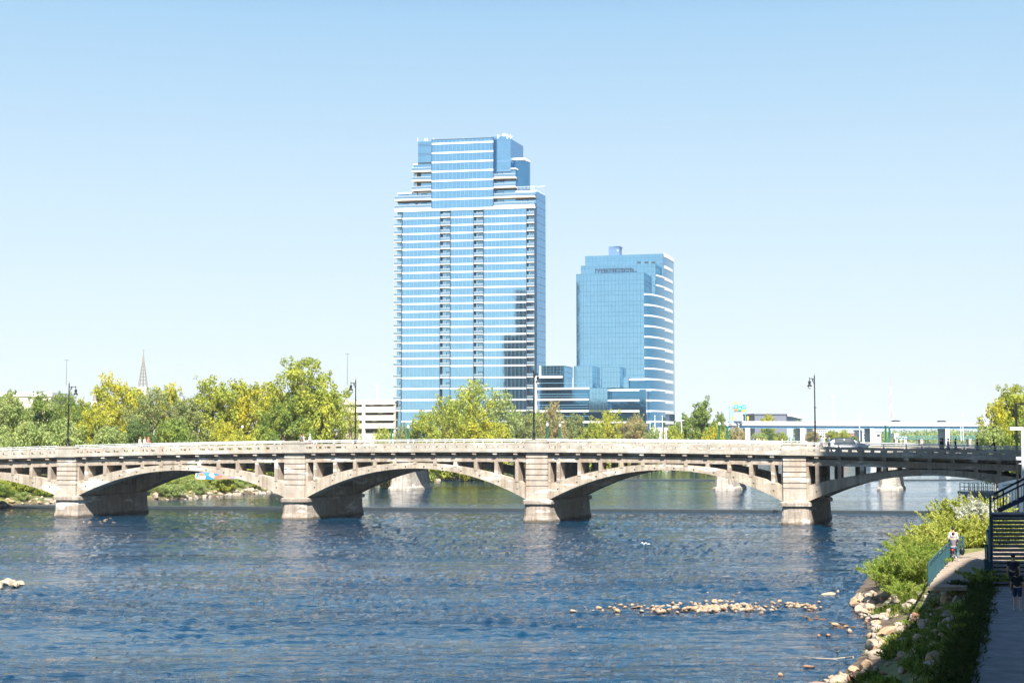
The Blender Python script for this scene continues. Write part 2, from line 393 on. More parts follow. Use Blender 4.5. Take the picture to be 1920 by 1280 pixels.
def weir(name, y_of, x0, x1, z0, z1, label):
    mb = MB(); n = 40; prof = [(-.05, z0 - .8), (-.0, z1 - .08), (.1, z1 + .015), (.6, z1 + .02), (.75, z0 - .8)]
    vs = []
    for i in range(n + 1):
        x = x0 + (x1 - x0) * i / n
        vs += [(x, y_of(x) + p[0], p[1]) for p in prof]
    k = len(prof)
    mb.add(vs, [(i * k + j, (i + 1) * k + j, (i + 1) * k + j + 1, i * k + j + 1) for i in range(n) for j in range(k - 1)])
    o = mb.obj(name, plain(name + '_wet_concrete', (.035, .045, .05), .35)); tag(o, label, 'weir')
weir("river_weir", weir_y, -95, 66, 0, UP1, "low dark concrete weir running across the river just behind the arched bridge")
weir("river_weir", lambda x: DW2, -20, 110, UP1, UP2, "farther thin weir line seen through the third and fourth arches")

# ------------------------------------------------------------------ main bridge
P3 = gnd(1001, 978.5); P1p = gnd(127, 969)
BF = Frame((P3.x, P3.y), (P3.x - P1p.x, P3.y - P1p.y), (.384, .923))
PIER_S = [BF.u(127, 900), BF.u(548, 900), 0.0, BF.u(1491, 900)]
PITCH_S = (PIER_S[3] - PIER_S[0]) / 3
PIER_S = [PIER_S[0] + i * PITCH_S for i in range(4)]
PIER_ALL = [PIER_S[0] - PITCH_S] + PIER_S + [PIER_S[3] + PITCH_S]
WB = 13.5
PW = 1.25       # half width of pilaster
def tab_s(pairs):     # (px,py) -> (s,z) on front plane
    t = sorted((BF.u(a, b, -.5), BF.z(a, b, -.5)) for a, b in pairs); A = np.array(t)
    return np.polyfit(A[:, 0], A[:, 1], 2)
cb = tab_s([(0, 859), (127, 857), (300, 853.5), (548, 848.5), (1001, 847), (1220, 849), (1491, 853), (1890, 863.5)])
ct = tab_s([(0, 839), (127, 835), (300, 830), (548, 825.5), (1001, 823.4), (1220, 824), (1491, 829), (1890, 838)])
zb = lambda s: float(np.polyval(cb, s))       # bottom of parapet cornice
zt = lambda s: float(np.polyval(ct, s))       # top of rail
print("deck z", [round(zb(s), 2) for s in PIER_ALL], [round(zt(s), 2) for s in PIER_ALL], 'pitch', PITCH_S)
bridge = thing("arch_bridge", "long pale concrete bridge of low open-spandrel arches crossing the river", "bridge", BF.P(0, 0, 0))
S0, S1 = PIER_ALL[0] - 30, PIER_ALL[5] + 40
ss = np.linspace(S0, S1, 90)
# deck
mb = MB(); mb.strip([(s, zb(s) + .22) for s in ss], [(s, zb(s) - .0) for s in ss], -.55, WB + .55, BF)
mb.strip([(s, zb(s) + .02) for s in ss], [(s, zb(s) - .28) for s in ss], .25, WB - .25, BF)
mb.obj("deck_slab", M['conc'], bridge)
mb = MB(); mb.strip([(s, zb(s) + .34) for s in ss], [(s, zb(s) + .16) for s in ss], 2.3, WB - 2.3, BF)
mb.obj("roadway", M['asphalt'], bridge)
mb = MB()
for t0, t1 in ((-.25, 2.28), (WB - 2.28, WB + .2)):
    mb.strip([(s, zb(s) + .46) for s in ss], [(s, zb(s) + .1) for s in ss], t0, t1, BF)
mb.obj("sidewalk", M['conc_light'], bridge)
# pier
NB = 12; BAY = PITCH_S / NB
def grooved(mb, s0, fr, w0, w1, half, ztop, zlow):
    # rusticated courses from zlow up to ztop
    n = 6; zc = np.linspace(zlow + (ztop - zlow) * .30, ztop, n + 1)
    mb.box(s0 - half, s0 + half, w0, w1, zlow, zc[0] - .03, fr)
    for i in range(n): mb.box(s0 - half, s0 + half, w0, w1, zc[i] + .05, zc[i + 1] - .05, fr)
    mb.box(s0 - half + .14, s0 + half - .14, w0 + .14, w1 - .03, zlow, ztop, fr)
Z_SPR, Z_CAP = 2.55, 2.5
for k, s0 in enumerate(PIER_ALL):
    body = MB(); h = .95
    body.box(s0 - .85, s0 + .85, 1.2, WB - 1.2, 2.4, zb(s0) - .25, BF)
    body.box(s0 - 1.15, s0 + 1.15, .8, WB - .8, 2.4, 3.6, BF)
    if k in (0, 5):
        d = -1 if k == 0 else 1
        body.box(min(s0 + d * .9, s0 + d * 45), max(s0 + d * .9, s0 + d * 45), .3, WB - .3, -1, zb(s0 + d * 20) - .3, BF)
    pr = body.obj("pier", M['conc_rib'], bridge)
    base = MB()
    n = 6
    def ring(half, fr0, fr1, z):   # elongated plan, slightly bowed cut-water at each end
        pts = []
        for (w_, dr) in ((fr0, -1), (fr1, 1)):
            arc = [(-half, 0), (-half * .82, .28), (-half * .4, .42), (half * .4, .42), (half * .82, .28), (half, 0)]
            if dr > 0: arc = [(-a, b) for a, b in arc]
            pts += [BF.P(s0 + a, w_ + dr * b, z) for a, b in arc]
        return pts
    rings = [ring(1.62, -.22, WB + .22, -1.6), ring(1.60, -.20, WB + .2, .25), ring(1.50, -.1, WB + .1, .75), ring(1.44, -.05, WB + .05, 2.12)]
    vs = [p for r_ in rings for p in r_]; L_ = len(rings[0])
    fs = [(j * L_ + i, j * L_ + (i + 1) % L_, (j + 1) * L_ + (i + 1) % L_, (j + 1) * L_ + i) for j in range(3) for i in range(L_)] + [tuple(range(3 * L_, 4 * L_))]
    base.add(vs, fs); base.obj("pier_base", M['conc_base'], pr)
    cap = MB(); r1 = ring(1.68, -.30, WB + .3, 2.1); r2 = ring(1.68, -.30, WB + .3, 2.46); r3 = ring(1.5, -.1, WB + .1, 2.60)
    cap.add(r1 + r2 + r3, [tuple(range(L_ - 1, -1, -1)), tuple(range(2 * L_, 3 * L_))] + [(j * L_ + i, j * L_ + (i + 1) % L_, (j + 1) * L_ + (i + 1) % L_, (j + 1) * L_ + i) for j in range(2) for i in range(L_)])
    cap.obj("pier_cap", M['conc_base'], pr)
    for w0, w1 in ((-.3, 1.3), (WB - 1.3, WB + .3)):
        p = MB(); grooved(p, s0, BF, w0, w1, PW, zb(s0) - .05, Z_CAP); p.obj("pilaster", concrete('pilaster_concrete_%d' % k, (.56, .46, .37), (.34, .25, .18), (.75, .70, .64), .5), bridge) if False else p.obj("pilaster", M['pil'] if 'pil' in M else M.setdefault('pil', concrete('pilaster_concrete', (.44, .39, .33), (.38, .28, .2), (.76, .72, .66), .5)), bridge)
    for w0, w1 in ((-.62, .12), (WB - .12, WB + .62)):
        p = MB(); p.box(s0 - PW - .02, s0 + PW + .02, w0, w1, zb(s0) - .003, zt(s0) - .08, BF); p.box(s0 - PW - .1, s0 + PW + .1, w0 - .05, w1 + .05, zt(s0) - .35, zt(s0) - .2, BF)
        p.obj("parapet_block", M['conc_light'], bridge)
# spans
def arch_pts(sa, sb, n=28, lift=0):
    half = (sb - sa) / 2; c = (sa + sb) / 2
    zs_i, zc_i = Z_SPR, zb(c) - .28 - 1.62
    zs_e, zc_e = 4.35, zb(c) - .28 - .95
    lo, hi = [], []
    for i in range(n + 1):
        x = -1 + 2 * i / n
        rise = 1 - (abs(x) ** 2.05)
        lo.append((c + half * x, zs_i + (zc_i - zs_i) * rise)); rise2 = 1 - (abs(x) ** 2.0)
        hi.append((c + half * x, zs_e + (zc_e - zs_e) * rise2))
    return lo, hi
for k in range(5):
    sa, sb = PIER_ALL[k] + PW, PIER_ALL[k + 1] - PW
    lo, hi = arch_pts(sa, sb)
    hz = lambda s: float(np.interp(s, [p[0] for p in hi], [p[1] for p in hi]))
    for side in (0, 1):
        wa, wb_ = (0, 2.0) if side == 0 else (WB - 2.0, WB)
        rib = MB(); rib.strip(hi, lo, wa, wb_, BF); rb = rib.obj("arch_rib", M['conc_rib'], bridge)
        if side == 0:
            for j in range(12):
                s = sa + (sb - sa) * (j + .5) / 12; zc_ = (hz(s) + float(np.interp(s, [p[0] for p in lo], [p[1] for p in lo]))) / 2
                lt = MB(); c = Vector(BF.P(s, 0, zc_)); nrm = Vector((BF.a.y, -BF.a.x, 0))
                lt.tube(c, c + nrm * .12, .085, .075, 8); lt.tube(c + nrm * .12, c + nrm * .15, .05, .045, 8); lt.obj("arch_light", M['fixture'], rb)
        # fascia beam under the deck
        f = MB(); w0 = -.03 if side == 0 else WB - .45
        sseg = np.linspace(sa, sb, 12)
        f.strip([(s, zb(s) - .42) for s in sseg], [(s, zb(s) - 1.12) for s in sseg], w0, w0 + .48, BF)
        f.obj("fascia_beam", M['conc'], bridge)
        for j in range(1, NB - 1 + 1):
            s = PIER_ALL[k] + BAY * j + (0)
            if s < sa + .5 or s > sb - .5: continue
            cw = .2
            c = MB(); w0 = -.06 if side == 0 else WB - 1.5; w1 = 1.5 if side == 0 else WB + .06
            c.box(s - cw, s + cw, w0, w1, hz(s) - .15, zb(s) - .27, BF)
            o0 = -.5 if side == 0 else WB
            c.prism([(s - cw - .03, zb(s) - .28), (s + cw + .03, zb(s) - .28), (s + cw + .03, zb(s) - .004), (s - cw - .03, zb(s) - .004)], min(o0, w0), max(w0 + .3, o0 + .5), BF)
            c.obj("column", M['conc'], bridge)
    # transverse floor beams
    tb = MB()
    for j in range(1, NB):
        s = PIER_ALL[k] + BAY * j
        tb.box(s - .17, s + .17, 1.5, WB - 1.5, zb(s) - .95, zb(s) - .27, BF)
    tb.obj("floor_beams", M['conc_rib'], bridge)
    # end walls beside the pilaster (deep spandrel wall)
    for s_ in (sa, sb):
        for (w0, w1) in ((.05, 1.7), (WB - 1.7, WB - .05)):
            q = MB(); q.box(s_ - .22 if s_ == sb else s_ - .02, s_ + .02 if s_ == sb else s_ + .22, w0, w1, 3.8, zb(s_) - .27, BF); q.obj("spandrel_wall", M['conc'], bridge)
    # parapets with slots and railings
    for side in (0, 1):
        w0, w1 = (-.52, -.27) if side == 0 else (WB + .27, WB + .52)
        p = MB(); rl = MB()
        for j in range(NB):
            a = max(PIER_ALL[k] + BAY * j, sa); b = min(PIER_ALL[k] + BAY * (j + 1), sb)
            if b - a < .3: continue
            hp = .56  # share of the height that is concrete
            Z = lambda s, t: zb(s) + .2 + (zt(s) - zb(s) - .2) * t
            t0, t1, t2 = .20, .40, .655
            L_ = b - a; cuts = [0, .14, .42, .58, .86, 1] if L_ > BAY * .7 else [0, .25, .75, 1, 1, 1]
            def seg(x0, x1, ta, tb_, ww0=w0, ww1=w1, ov=0):
                u0, u1 = a + L_ * x0 - ov, a + L_ * x1 + ov
                if u1 - u0 < 1e-3: return
                p.prism([(u0, Z(u0, ta)), (u1, Z(u1, ta)), (u1, Z(u1, tb_)), (u0, Z(u0, tb_))], ww0, ww1, BF)
            seg(0, 1, -.02, t0)
            seg(0, cuts[1], t0, t1); seg(cuts[2], cuts[3], t0, t1); seg(cuts[4], 1, t0, t1) if L_ > BAY * .7 else seg(cuts[2], 1, t0, t1)
            # panel with clipped upper corners
            p.prism([(a + .12, Z(a, t1)), (b - .12, Z(b, t1)), (b - .12, Z(b, t2 - .09)), (b - .32, Z(b, t2)), (a + .32, Z(a, t2)), (a + .12, Z(a, t2 - .09))], w0, w1, BF)
            p.box(a - .12, a + .12, w0 - .04, w1 + .04, Z(a, 0), Z(a, t2 + .02), BF)
            p.box(b - .12, b + .12, w0 - .037, w1 + .037, Z(b, 0), Z(b, t2 + .017), BF)
            wc = (w0 + w1) / 2
            rl.box(a - .05, a + .05, wc - .05, wc + .05, Z(a, t2), Z(a, 1), BF)
            for tt in (.985, .83):
                rl.prism([(a, Z(a, tt) - .045), (b, Z(b, tt) - .045), (b, Z(b, tt) + .04), (a, Z(a, tt) + .04)], wc - .04, wc + .04, BF)
        cs = np.linspace(sa, sb, 10)
        p.strip([(s, zb(s) + .24) for s in cs], [(s, zb(s) - .003) for s in cs], w0 - .1, w1 + .02, BF)
        p.obj("parapet", M['conc_light'], bridge); rl.obj("railing", M['rail_white'], bridge)

# ------------------------------------------------------------------ street lamps on the bridge
def bridge_pt(px, w, dz=.46):
    u = BF.u(px, 850, w); return Vector(BF.P(u, w, zb(u) + dz))
def street_lamp(label, loc, ang, h=8.2):
    t = thing("street_lamp", label, "street lamp", loc, "tall black lamps along the bridge")
    x, y, z = loc; d = Vector((math.cos(ang), math.sin(ang), 0))
    m = MB(); m.lathe(loc, [(.26, 0), (.26, .18), (.17, .3), (.15, .9), (.2, .98), (.115, 1.1), (.10, 3.2), (.13, 3.25), (.13, 3.35), (.09, 3.45), (.08, 5.0), (.11, 5.04), (.11, 5.14), (.075, 5.2), (.06, h - .1), (.09, h - .05), (.03, h + .05), (.01, h + .35)], 12)
    m.obj("post", M['black'], t, True)
    m = MB(); top = Vector(loc) + Vector((0, 0, h - .35)); m.tube(top, top + d * 1.25, .04); m.tube(top + Vector((0, 0, -.75)), top + d * .55 + Vector((0, 0, -.02)), .035)
    m.torus(top + d * .42 + Vector((0, 0, -.2)), Vector((-d.y, d.x, 0)), .13, .025); m.tube(top + d * 1.25 + Vector((0, 0, .12)), top + d * 1.25 - Vector((0, 0, .3)), .04)
    m.obj("arm", M['black'], t)
    c = top + d * 1.25; m = MB(); m.lathe(c, [(.27, -.95), (.28, -.86), (.15, -.75), (.12, -.6), (.18, -.5), (.15, -.35), (.04, -.25)], 12); ls = m.obj("lamp_shade", M['black'], t, True)
    m = MB(); m.ball((c.x, c.y, c.z - 1.0), .22, (1, 1, 1.15)); m.obj("globe", M['globe'], ls, True)
    m = MB(); m.tube(Vector(loc) + Vector((0, 0, 5.09)), Vector(loc) + Vector((0, 0, 5.09)) - d * .6, .022); m.obj("banner_arm", M['black'], t)
street_lamp("leftmost tall black lamp on the bridge, standing over the first visible pier", bridge_pt(127, 0, 1.25), math.atan2(BF.b.y, BF.b.x), 7.7)
street_lamp("tall black lamp on the far parapet between the big tree and the parking deck", bridge_pt(666, WB - .2), math.atan2(-BF.b.y, -BF.b.x), 8.6)
street_lamp("tall black lamp in front of the right edge of the tallest tower", bridge_pt(1001, 0, 1.2), math.atan2(BF.b.y, BF.b.x), 8.2)
street_lamp("tall black lamp on the bridge standing against open sky behind the white car", bridge_pt(1529, WB - .4), math.atan2(-BF.b.y, -BF.b.x) - .3, 8.9)

# ------------------------------------------------------------------ second bridge behind
D2 = 249.0
q1, q2 = at(749, 920, D2), at(1665, 921, D2 - 2)
B2 = Frame((q1.x, q1.y), (q2.x - q1.x, q2.y - q1.y), (.384, .923))
b2 = thing("flat_bridge", "second, lower concrete bridge on tapered piers hidden behind the arched bridge", "bridge", B2.P(0, 0, 0))
z2 = lambda u: 7.55 - ((u - 30) / 60) ** 2 * .5
us = np.linspace(-58, 115, 40)
m = MB(); m.strip([(u, z2(u)) for u in us], [(u, z2(u) - .55) for u in us], 0, 9, B2); m.obj("deck_slab", M['conc_grey'], b2)
for w0 in (-.1, 8.8):
    m = MB(); m.strip([(u, z2(u) + .95) for u in us], [(u, z2(u) - .5) for u in us], w0, w0 + .3, B2); m.obj("parapet", M['conc_light'], b2)
m = MB()
for w0 in (1, 4.2, 7.4): m.strip([(u, z2(u) - .55) for u in us], [(u, z2(u) - 1.5) for u in us], w0, w0 + .5, B2)
m.obj("girders", M['conc_grey'], b2)
for px in (749, 1053, 1357, 1665):
    u = B2.u(px, 900); m = MB(); n_ = 0
    def rr(h, e, z): return [B2.P(u - h, 0 - e, z), B2.P(u - h * .6, -.9 - e, z), B2.P(u + h * .6, -.9 - e, z), B2.P(u + h, 0 - e, z), B2.P(u + h, 8.6 + e, z), B2.P(u - h, 8.6 + e, z)]
    rs = rr(1.95, .25, -1.2) + rr(1.9, .2, .75) + rr(1.65, .1, 1.05) + rr(1.15, -.5, 6.1)
    m.add(rs, [(j * 6 + i, j * 6 + (i + 1) % 6, (j + 1) * 6 + (i + 1) % 6, (j + 1) * 6 + i) for j in range(3) for i in range(6)] + [tuple(range(18, 24))]); m.obj("pier", M['conc_grey'], b2)
# arched abutment of the second bridge on the left bank
ub = B2.u(470, 905); m = MB()
pts = [(ub - 16, 6.0), (ub - 16, .2)]
arc = [(ub - 3.5 + 5.2 * math.cos(t), .3 + 3.2 * math.sin(t)) for t in np.linspace(math.pi, 0, 14)]
pts = [(ub - 14, 6.2), (ub - 14, .1)] + arc + [(ub + 3.4, .1), (ub + 3.4, 6.2)]
m.prism(pts, -.6, 9.2, B2); m.obj("abutment", M['conc_grey'], b2)
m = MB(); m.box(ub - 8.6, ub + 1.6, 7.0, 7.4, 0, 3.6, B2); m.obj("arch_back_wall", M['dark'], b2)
# mural on the abutment
mu, mn, ml, mbs = newmat('mural_paint'); vv = coords(mn, ml, (.5, .5, .8))
vt = mn.new("ShaderNodeTexVoronoi"); vt.inputs["Scale"].default_value = 2.2; ml.new(vv, vt.inputs[0]); cr = mn.new("ShaderNodeValToRGB"); e = cr.color_ramp.elements
e[0].color = (.03, .18, .42, 1); e[1].color = (.7, .75, .75, 1); e.new(.45).color = (.06, .35, .6, 1); e.new(.7).color = (.65, .17, .04, 1)
sx = mn.new("ShaderNodeSeparateColor"); ml.new(vt.outputs["Color"], sx.inputs[0]); ml.new(sx.outputs[0], cr.inputs[0]); ml.new(cr.outputs[0], mbs.inputs["Base Color"])
m = MB(); ma, mb_ = at(378, 893, 226), at(452, 882, 229)
mf = Frame((ma.x, ma.y), (mb_.x - ma.x, mb_.y - ma.y), (.2, .97)); ml_ = (mb_ - ma).length
m.box(-1, ml_ + 1, 0, .5, 3.0, 4.35, mf); tag(m.obj("painted_wall", mu), "low riverside wall painted with blue and orange mural seen under the first full arch", "mural wall")
# green lamp posts
def green_lamp(px, ytop, w, label):
    u = B2.u(px, 830, w); loc = B2.P(u, w, z2(u) + .9); top = H + ray(px, ytop)[1] * loc[1]
    t = thing("green_lamp_post", label, "lamp post", loc, "green lamp posts on the second bridge")
    h = top - loc[2]; m = MB(); m.lathe(loc, [(.26, -.9), (.26, -.3), (.17, -.1), (.15, h - .7), (.2, h - .6)], 8); m.obj("post", M['green_metal'], t, True)
    m = MB(); m.lathe(loc, [(.15, h - .6), (.24, h - .4), (.2, h - .15), (.05, h)], 8); m.obj("lantern", M['globe'], t, True)
for px, yt, w_, lb in ((454, 797, 0, "green lamp post before the yellow trees, left of the big tree"), (516, 799, 9, "green lamp post in front of the big tree's lower foliage"),
                      (734, 797, 9, "green lamp post beside the bright round bush by the parking deck"), (765, 797, 0, "green lamp post under the left edge of the tallest tower"),
                      (1026, 793, 0, "green lamp post just right of the tower's black street lamp"), (1050, 794, 9, "green lamp post before the reddish trees below the podium"),
                      (1349, 791, 0, "green lamp post in front of the tall green tree by the freeway end"), (1364, 793, 9, "green lamp post between tall green tree and freeway deck"),
                      (1661, 792, 0, "left post of the close green pair under the freeway"), (1668, 794, 9, "right post of the close green pair under the freeway")):
    green_lamp(px, yt, w_, lb)

# ------------------------------------------------------------------ tall tower
A0, A1 = at(741, 600, 569.6), at(1003, 600, 559)
TF = Frame((A0.x, A0.y), (A1.x - A0.x, A1.y - A0.y), (.33, .944))
tu = lambda px, w=0, py=500: TF.u(px, py, w)
tz = lambda px, py, w=0: TF.z(px, py, w)
GZ = 4.0
tower = thing("glass_tower", "tallest building, blue glass residential tower with thin white floor bands and balconies", "skyscraper", TF.P(0, 0, GZ))
Ks = [410.4 + 14.55 * k for k in range(-1, 20)] + [708.8, 729, 749.8, 770, 790]
ZB = [tz(754, y) for y in Ks]                 # band centre heights, from top to bottom
UL, UR = 0.0, tu(1003)
cols = [(tu(741), tu(754)), (tu(826), tu(845)), (tu(889), tu(907)), (tu(988), UR)]
DEP = 12.5
ztop = ZB[0] + .3
m = MB(); m.box(.02, UR - .02, 1.7, DEP, GZ, ztop - .1, TF); m.obj("glass_core", M['glass_a'], tower)
m = MB(); m.box(UR - .02, UR + .35, 1.7, DEP + .1, GZ, tz(1003, 357) - .4, TF); m.obj("side_wall", M['glass_side_dimmed'], tower)
m = MB()
for y in np.arange(372, 800, 14.55): m.box(UR + .3, UR + .42, 1.75, DEP, tz(1003, y), tz(1003, y) + .16, TF)
m.obj("side_joints", M['mullion'], tower)
segs = [(cols[0][1], cols[1][0]), (cols[1][1], cols[2][0]), (cols[2][1], cols[3][0])]
for a, b in segs:
    m = MB(); m.box(a, b, 0, 1.72, GZ, ztop - .12, TF); g = m.obj("glass_wall", M['glass_a'], tower)
    m = MB(); n_ = int((b - a) / 1.55)
    for i in range(n_ + 1): u = a + (b - a) * i / n_; m.box(u - .035, u + .035, -.05, .02, GZ, ztop - .2, TF)
    m.obj("glass_joints", plain('joint', (.16, .40, .62), .4, .3) if 'joint' not in M else M['joint'], g)
for i, z in enumerate(ZB):
    m = MB()
    for a, b in segs: m.box(a - .02, b + .02, -.16, .1, z - .33, z + .31, TF)
    if i == 0: m.box(UL - .2, UR + .2, -.5, .05, z - .44, z + .50, TF)
    m.obj("floor_band", M['white'], tower)
joints = None
# balconies: slab, rail, door, one part per balcony
for ci, (a, b) in enumerate(cols):
    for i, z in enumerate(ZB[:24]):
        zn = ZB[i + 1] if i + 1 < len(ZB) else z - 4.4     # the floor slab below this storey
        if ci in (1, 2) and i > 21: continue
        e = .35 if ci == 0 else 0
        sb = MB(); sb.box(a - e, b, -.40, 1.7, zn - .10, zn + .30, TF)
        bl = sb.obj("balcony", M['soffit'], tower)
        r_ = MB(); r_.box(a - e + .03, b - .03, -.5, -.46, zn + .36, zn + 1.25, TF); r_.obj("railing", M['glass_rail'], bl)
        r_ = MB(); r_.box(a - e, b, -.53, -.42, zn + 1.25, zn + 1.33, TF); r_.box(a - e, b, -.44, -.38, zn - .08, zn + .30, TF); r_.obj("top_rail", M['white'], bl)
        hh = (z - zn) - .5
        d = MB(); wd_ = (b - a)
        x0 = a + wd_ * (.45 if ci < 2 else .30)
        d.box(x0, x0 + wd_ * .5, 1.60, 1.72, zn + .35, zn + .35 + 2.15, TF, 0); d.box(x0 + wd_ * .06, x0 + wd_ * .24, 1.58, 1.62, zn + .35, zn + 2.3, TF, 1); d.box(x0 + wd_ * .27, x0 + wd_ * .44, 1.58, 1.62, zn + .35, zn + 2.3, TF, 1)
        d.obj("sliding_door", [M['frame_dark'], M['glass_a']], bl)
        if rnd.random() < .55:
            k = MB(); x0 = a + wd_ * rnd.uniform(.2, .6)
            k.box(x0, x0 + .55, .2, .75, zn + .36, zn + .8, TF); k.box(x0, x0 + .55, .7, .78, zn + .8, zn + 1.3, TF)
            k.box(x0 + .75, x0 + 1.2, .2, .7, zn + .95, zn + 1.02, TF); k.tube(TF.P(x0 + 1, .45, zn + .35), TF.P(x0 + 1, .45, zn + .95), .05)
            k.obj("furniture", M['steel_white'] if rnd.random() < .6 else M['dark'], bl)
m = MB()
for a, b in cols:
    for u in (a, b):
        if u > .5: m.box(u - .09, u + .09, -.58, 1.7, GZ, ztop - .6, TF)
m.obj("balcony_walls", M['frame_dark'], tower)
# crown: central block
zc = lambda y: tz(809, y)
ca, cbq = tu(809), tu(925)
m = MB(); m.box(ca, cbq, -.05, DEP + 2, ztop, zc(263), TF); g = m.obj("crown", M['glass_a'], tower)
for y in [270.5 + 17.4 * k for k in range(7)]:
    q = MB(); z = zc(y); q.box(ca + .03, cbq - .03, -.22, .1, z - .33, z + .33, TF); q.obj("floor_band", M['white'], g)
m = MB()
for i in range(16): u = ca + (cbq - ca) * i / 15; m.box(u - .035, u + .035, -.10, .0, ztop, zc(264), TF)
m.obj("glass_joints", M['mullion'] if False else plain('joint_crown', (.16, .40, .62), .4, .3), g)
m = MB(); m.box(ca - .1, ca + .12, -.12, .3, ztop, zc(262), TF); m.box(cbq - .12, cbq + .1, -.12, .3, ztop, zc(262), TF); m.box(ca, cbq, -.1, .2, zc(263.5), zc(262.2), TF); m.obj("crown_trim", M['frame_dark'], g)
# left upper wing
def lu(px): return tu(px, 3)
m = MB(); m.box(lu(783), ca, 3, DEP, ztop, tz(783, 266, 3), TF); g = m.obj("left_wing", M['glass_a'], tower)
m = MB()
for y in (271.5, 274.5, 288.5, 291.5): m.box(lu(783), ca, 2.93, 3.0, tz(783, y, 3) - .06, tz(783, y, 3) + .06, TF)
m.box(lu(783), ca, 2.9, 3.02, tz(783, 308, 3), tz(783, 305, 3), TF); m.obj("wing_joints", M['frame_dark'], g)
m = MB(); m.box(lu(774), ca, 3.4, DEP - 1, ztop, tz(774, 309, 3), TF); m.box(lu(774) - .1, lu(783), 3.2, DEP - 1, tz(774, 309.5, 3), tz(774, 307, 3), TF, 1); m.obj("left_terrace_block", [M['glass_a'], M['soffit']], tower)
m = MB(); m.box(0.1, ca, 2.2, DEP - 1, ztop, tz(741, 361), TF); m.box(-.05, ca, 2.0, DEP - 1, tz(741, 362.5), tz(741, 360), TF, 1); m.obj("left_terrace_block", [M['glass_a'], M['white']], tower)
m = MB(); m.box(lu(781.5), lu(784), 1.2, 3.2, ztop, tz(781, 325, 3), TF, 0); m.box(lu(785), lu(788.5), 2.3, 3.35, ztop, tz(781, 325, 3), TF, 1); m.obj("terrace_column", [M['greyclad'], M['dark']], tower)
def terrace(px0, px1, y, w0, w1, door=None, slab=True):
    z = tz(px0, y, w0); u0, u1 = tu(px0, w0), tu(px1, w0)
    sb = MB()
    if slab: sb.box(u0, u1, w0 - .5, w1, z - .3, z + .4, TF)
    else: sb.box(u0, u1, w0 - .1, w1, z + .3, z + .4, TF)
    t = sb.obj("terrace", M['soffit'], tower)
    r_ = MB(); r_.box(u0, u1, w0 - .45, w0 - .4, z + .42, z + 1.5, TF); r_.obj("railing", M['glass_rail'], t)
    r_ = MB(); r_.box(u0, u1, w0 - .47, w0 - .38, z + 1.5, z + 1.6, TF); r_.box(u0, u1, w0 - .56, w0 - .5, z - .2, z + .4, TF); r_.obj("top_rail", M['white'], t)
    sh = MB(); sh.box(u0 + .3, u1 - .02, w1 - .06, w1 + .1, z - 1.0, z - .3, TF); sh.obj("shadow_strip", M['frame_dark'], t) if slab else None  # solid dark strip stands in for the shade under the slab
    for p in (door or []):
        d = MB(); q0, q1 = tu(p, w1), tu(p + 10, w1)
        d.box(q0, q1, w1 - .12, w1 + .1, z + .4, z + 2.75, TF, 0); d.box(q0 + .2, (q0 + q1) / 2 - .08, w1 - .16, w1 - .1, z + .4, z + 2.55, TF, 1); d.box((q0 + q1) / 2 + .08, q1 - .2, w1 - .16, w1 - .1, z + .4, z + 2.55, TF, 1)
        d.obj("sliding_door", [M['frame_dark'], M['glass_a']], t)
for y, dr in ((322.5, [795]), (340, [799]), (357.5, [799])): terrace(772.5, 809, y, 1.2, 3.4, dr)
terrace(740, 809, 376, .2, 2.2, [755, 790]); terrace(740, 809, 393, .2, 2.2, [755, 790], False)
# right upper blocks
WR_ = 3.5
m = MB(); m.box(tu(925), tu(932, 2), 2.4, DEP, ztop, tz(925, 260), TF); m.obj("recess", M['glass_deep'], tower)
ra, rb_ = tu(932, 1.5), tu(957.5, 1.5)
m = MB(); m.box(ra, rb_, 1.5, 17, tz(957, 319, 1.5), tz(957, 260, 1.5), TF); g = m.obj("right_wing", M['glass_a'], tower)
m = MB()
for y in (265, 268.5, 282.5, 285.5): m.box(ra, rb_ + .06, 1.44, 17.05, tz(957, y, 1.5) - .07, tz(957, y, 1.5) + .07, TF)
for y0, y1 in ((304, 300), (321.5, 317.5)): m.box(ra, rb_ + .04, 1.42, 17.05, tz(957, y0, 1.5), tz(957, y1, 1.5), TF)
m.obj("wing_joints", plain('joint_grey', (.12, .24, .42), .5, .4), g)
m = MB(); m.box(rb_ - .02, rb_ + .03, 1.55, 16.9, tz(957, 316, 1.5), tz(957, 261, 1.5), TF); m.obj("wing_side", M['glass_side_dimmed'], g)
m = MB(); m.box(tu(920, 6), tu(950, 6), 6, 12, tz(957, 262, 6), tz(950, 255.5, 6), TF); m.obj("roof_plant_room", M['glass_a'], tower)
m = MB(); c = Vector(TF.P(tu(943, 6), 7, tz(943, 256, 6))); m.ball((c.x, c.y, c.z + .5), .9); m.tube(c - Vector((0, 0, 1)), c + Vector((0, 0, .5)), .15); m.obj("roof_dome", M['steel_white'], tower)
for px, h_ in ((933, 1.6), (951, 1.8), (957, 1.5)): p = Vector(TF.P(tu(px, 4), 4, tz(px, 260, 4))); m = MB(); m.tube(p, p + Vector((0, 0, h_)), .22); m.tube(p, p + Vector((.8, 0, h_ * .7)), .1); m.obj("roof_antenna", M['steel_white'], tower)
for px, w_ in ((796, 5), (800, 7), (812, 1), (868, 1), (880, 2), (782, 5)):
    p = Vector(TF.P(tu(px, w_), w_, tz(px, 265, w_))); m = MB(); m.tube(p, p + Vector((0, 0, 1.3)), .12); m.obj("roof_vent", M['steel_white'], tower)
m = MB(); m.box(ra, tu(967, 2.2), 2.2, 14, ztop, tz(957, 320, 2.2), TF); m.obj("right_terrace_block", M['glass_a'], tower)
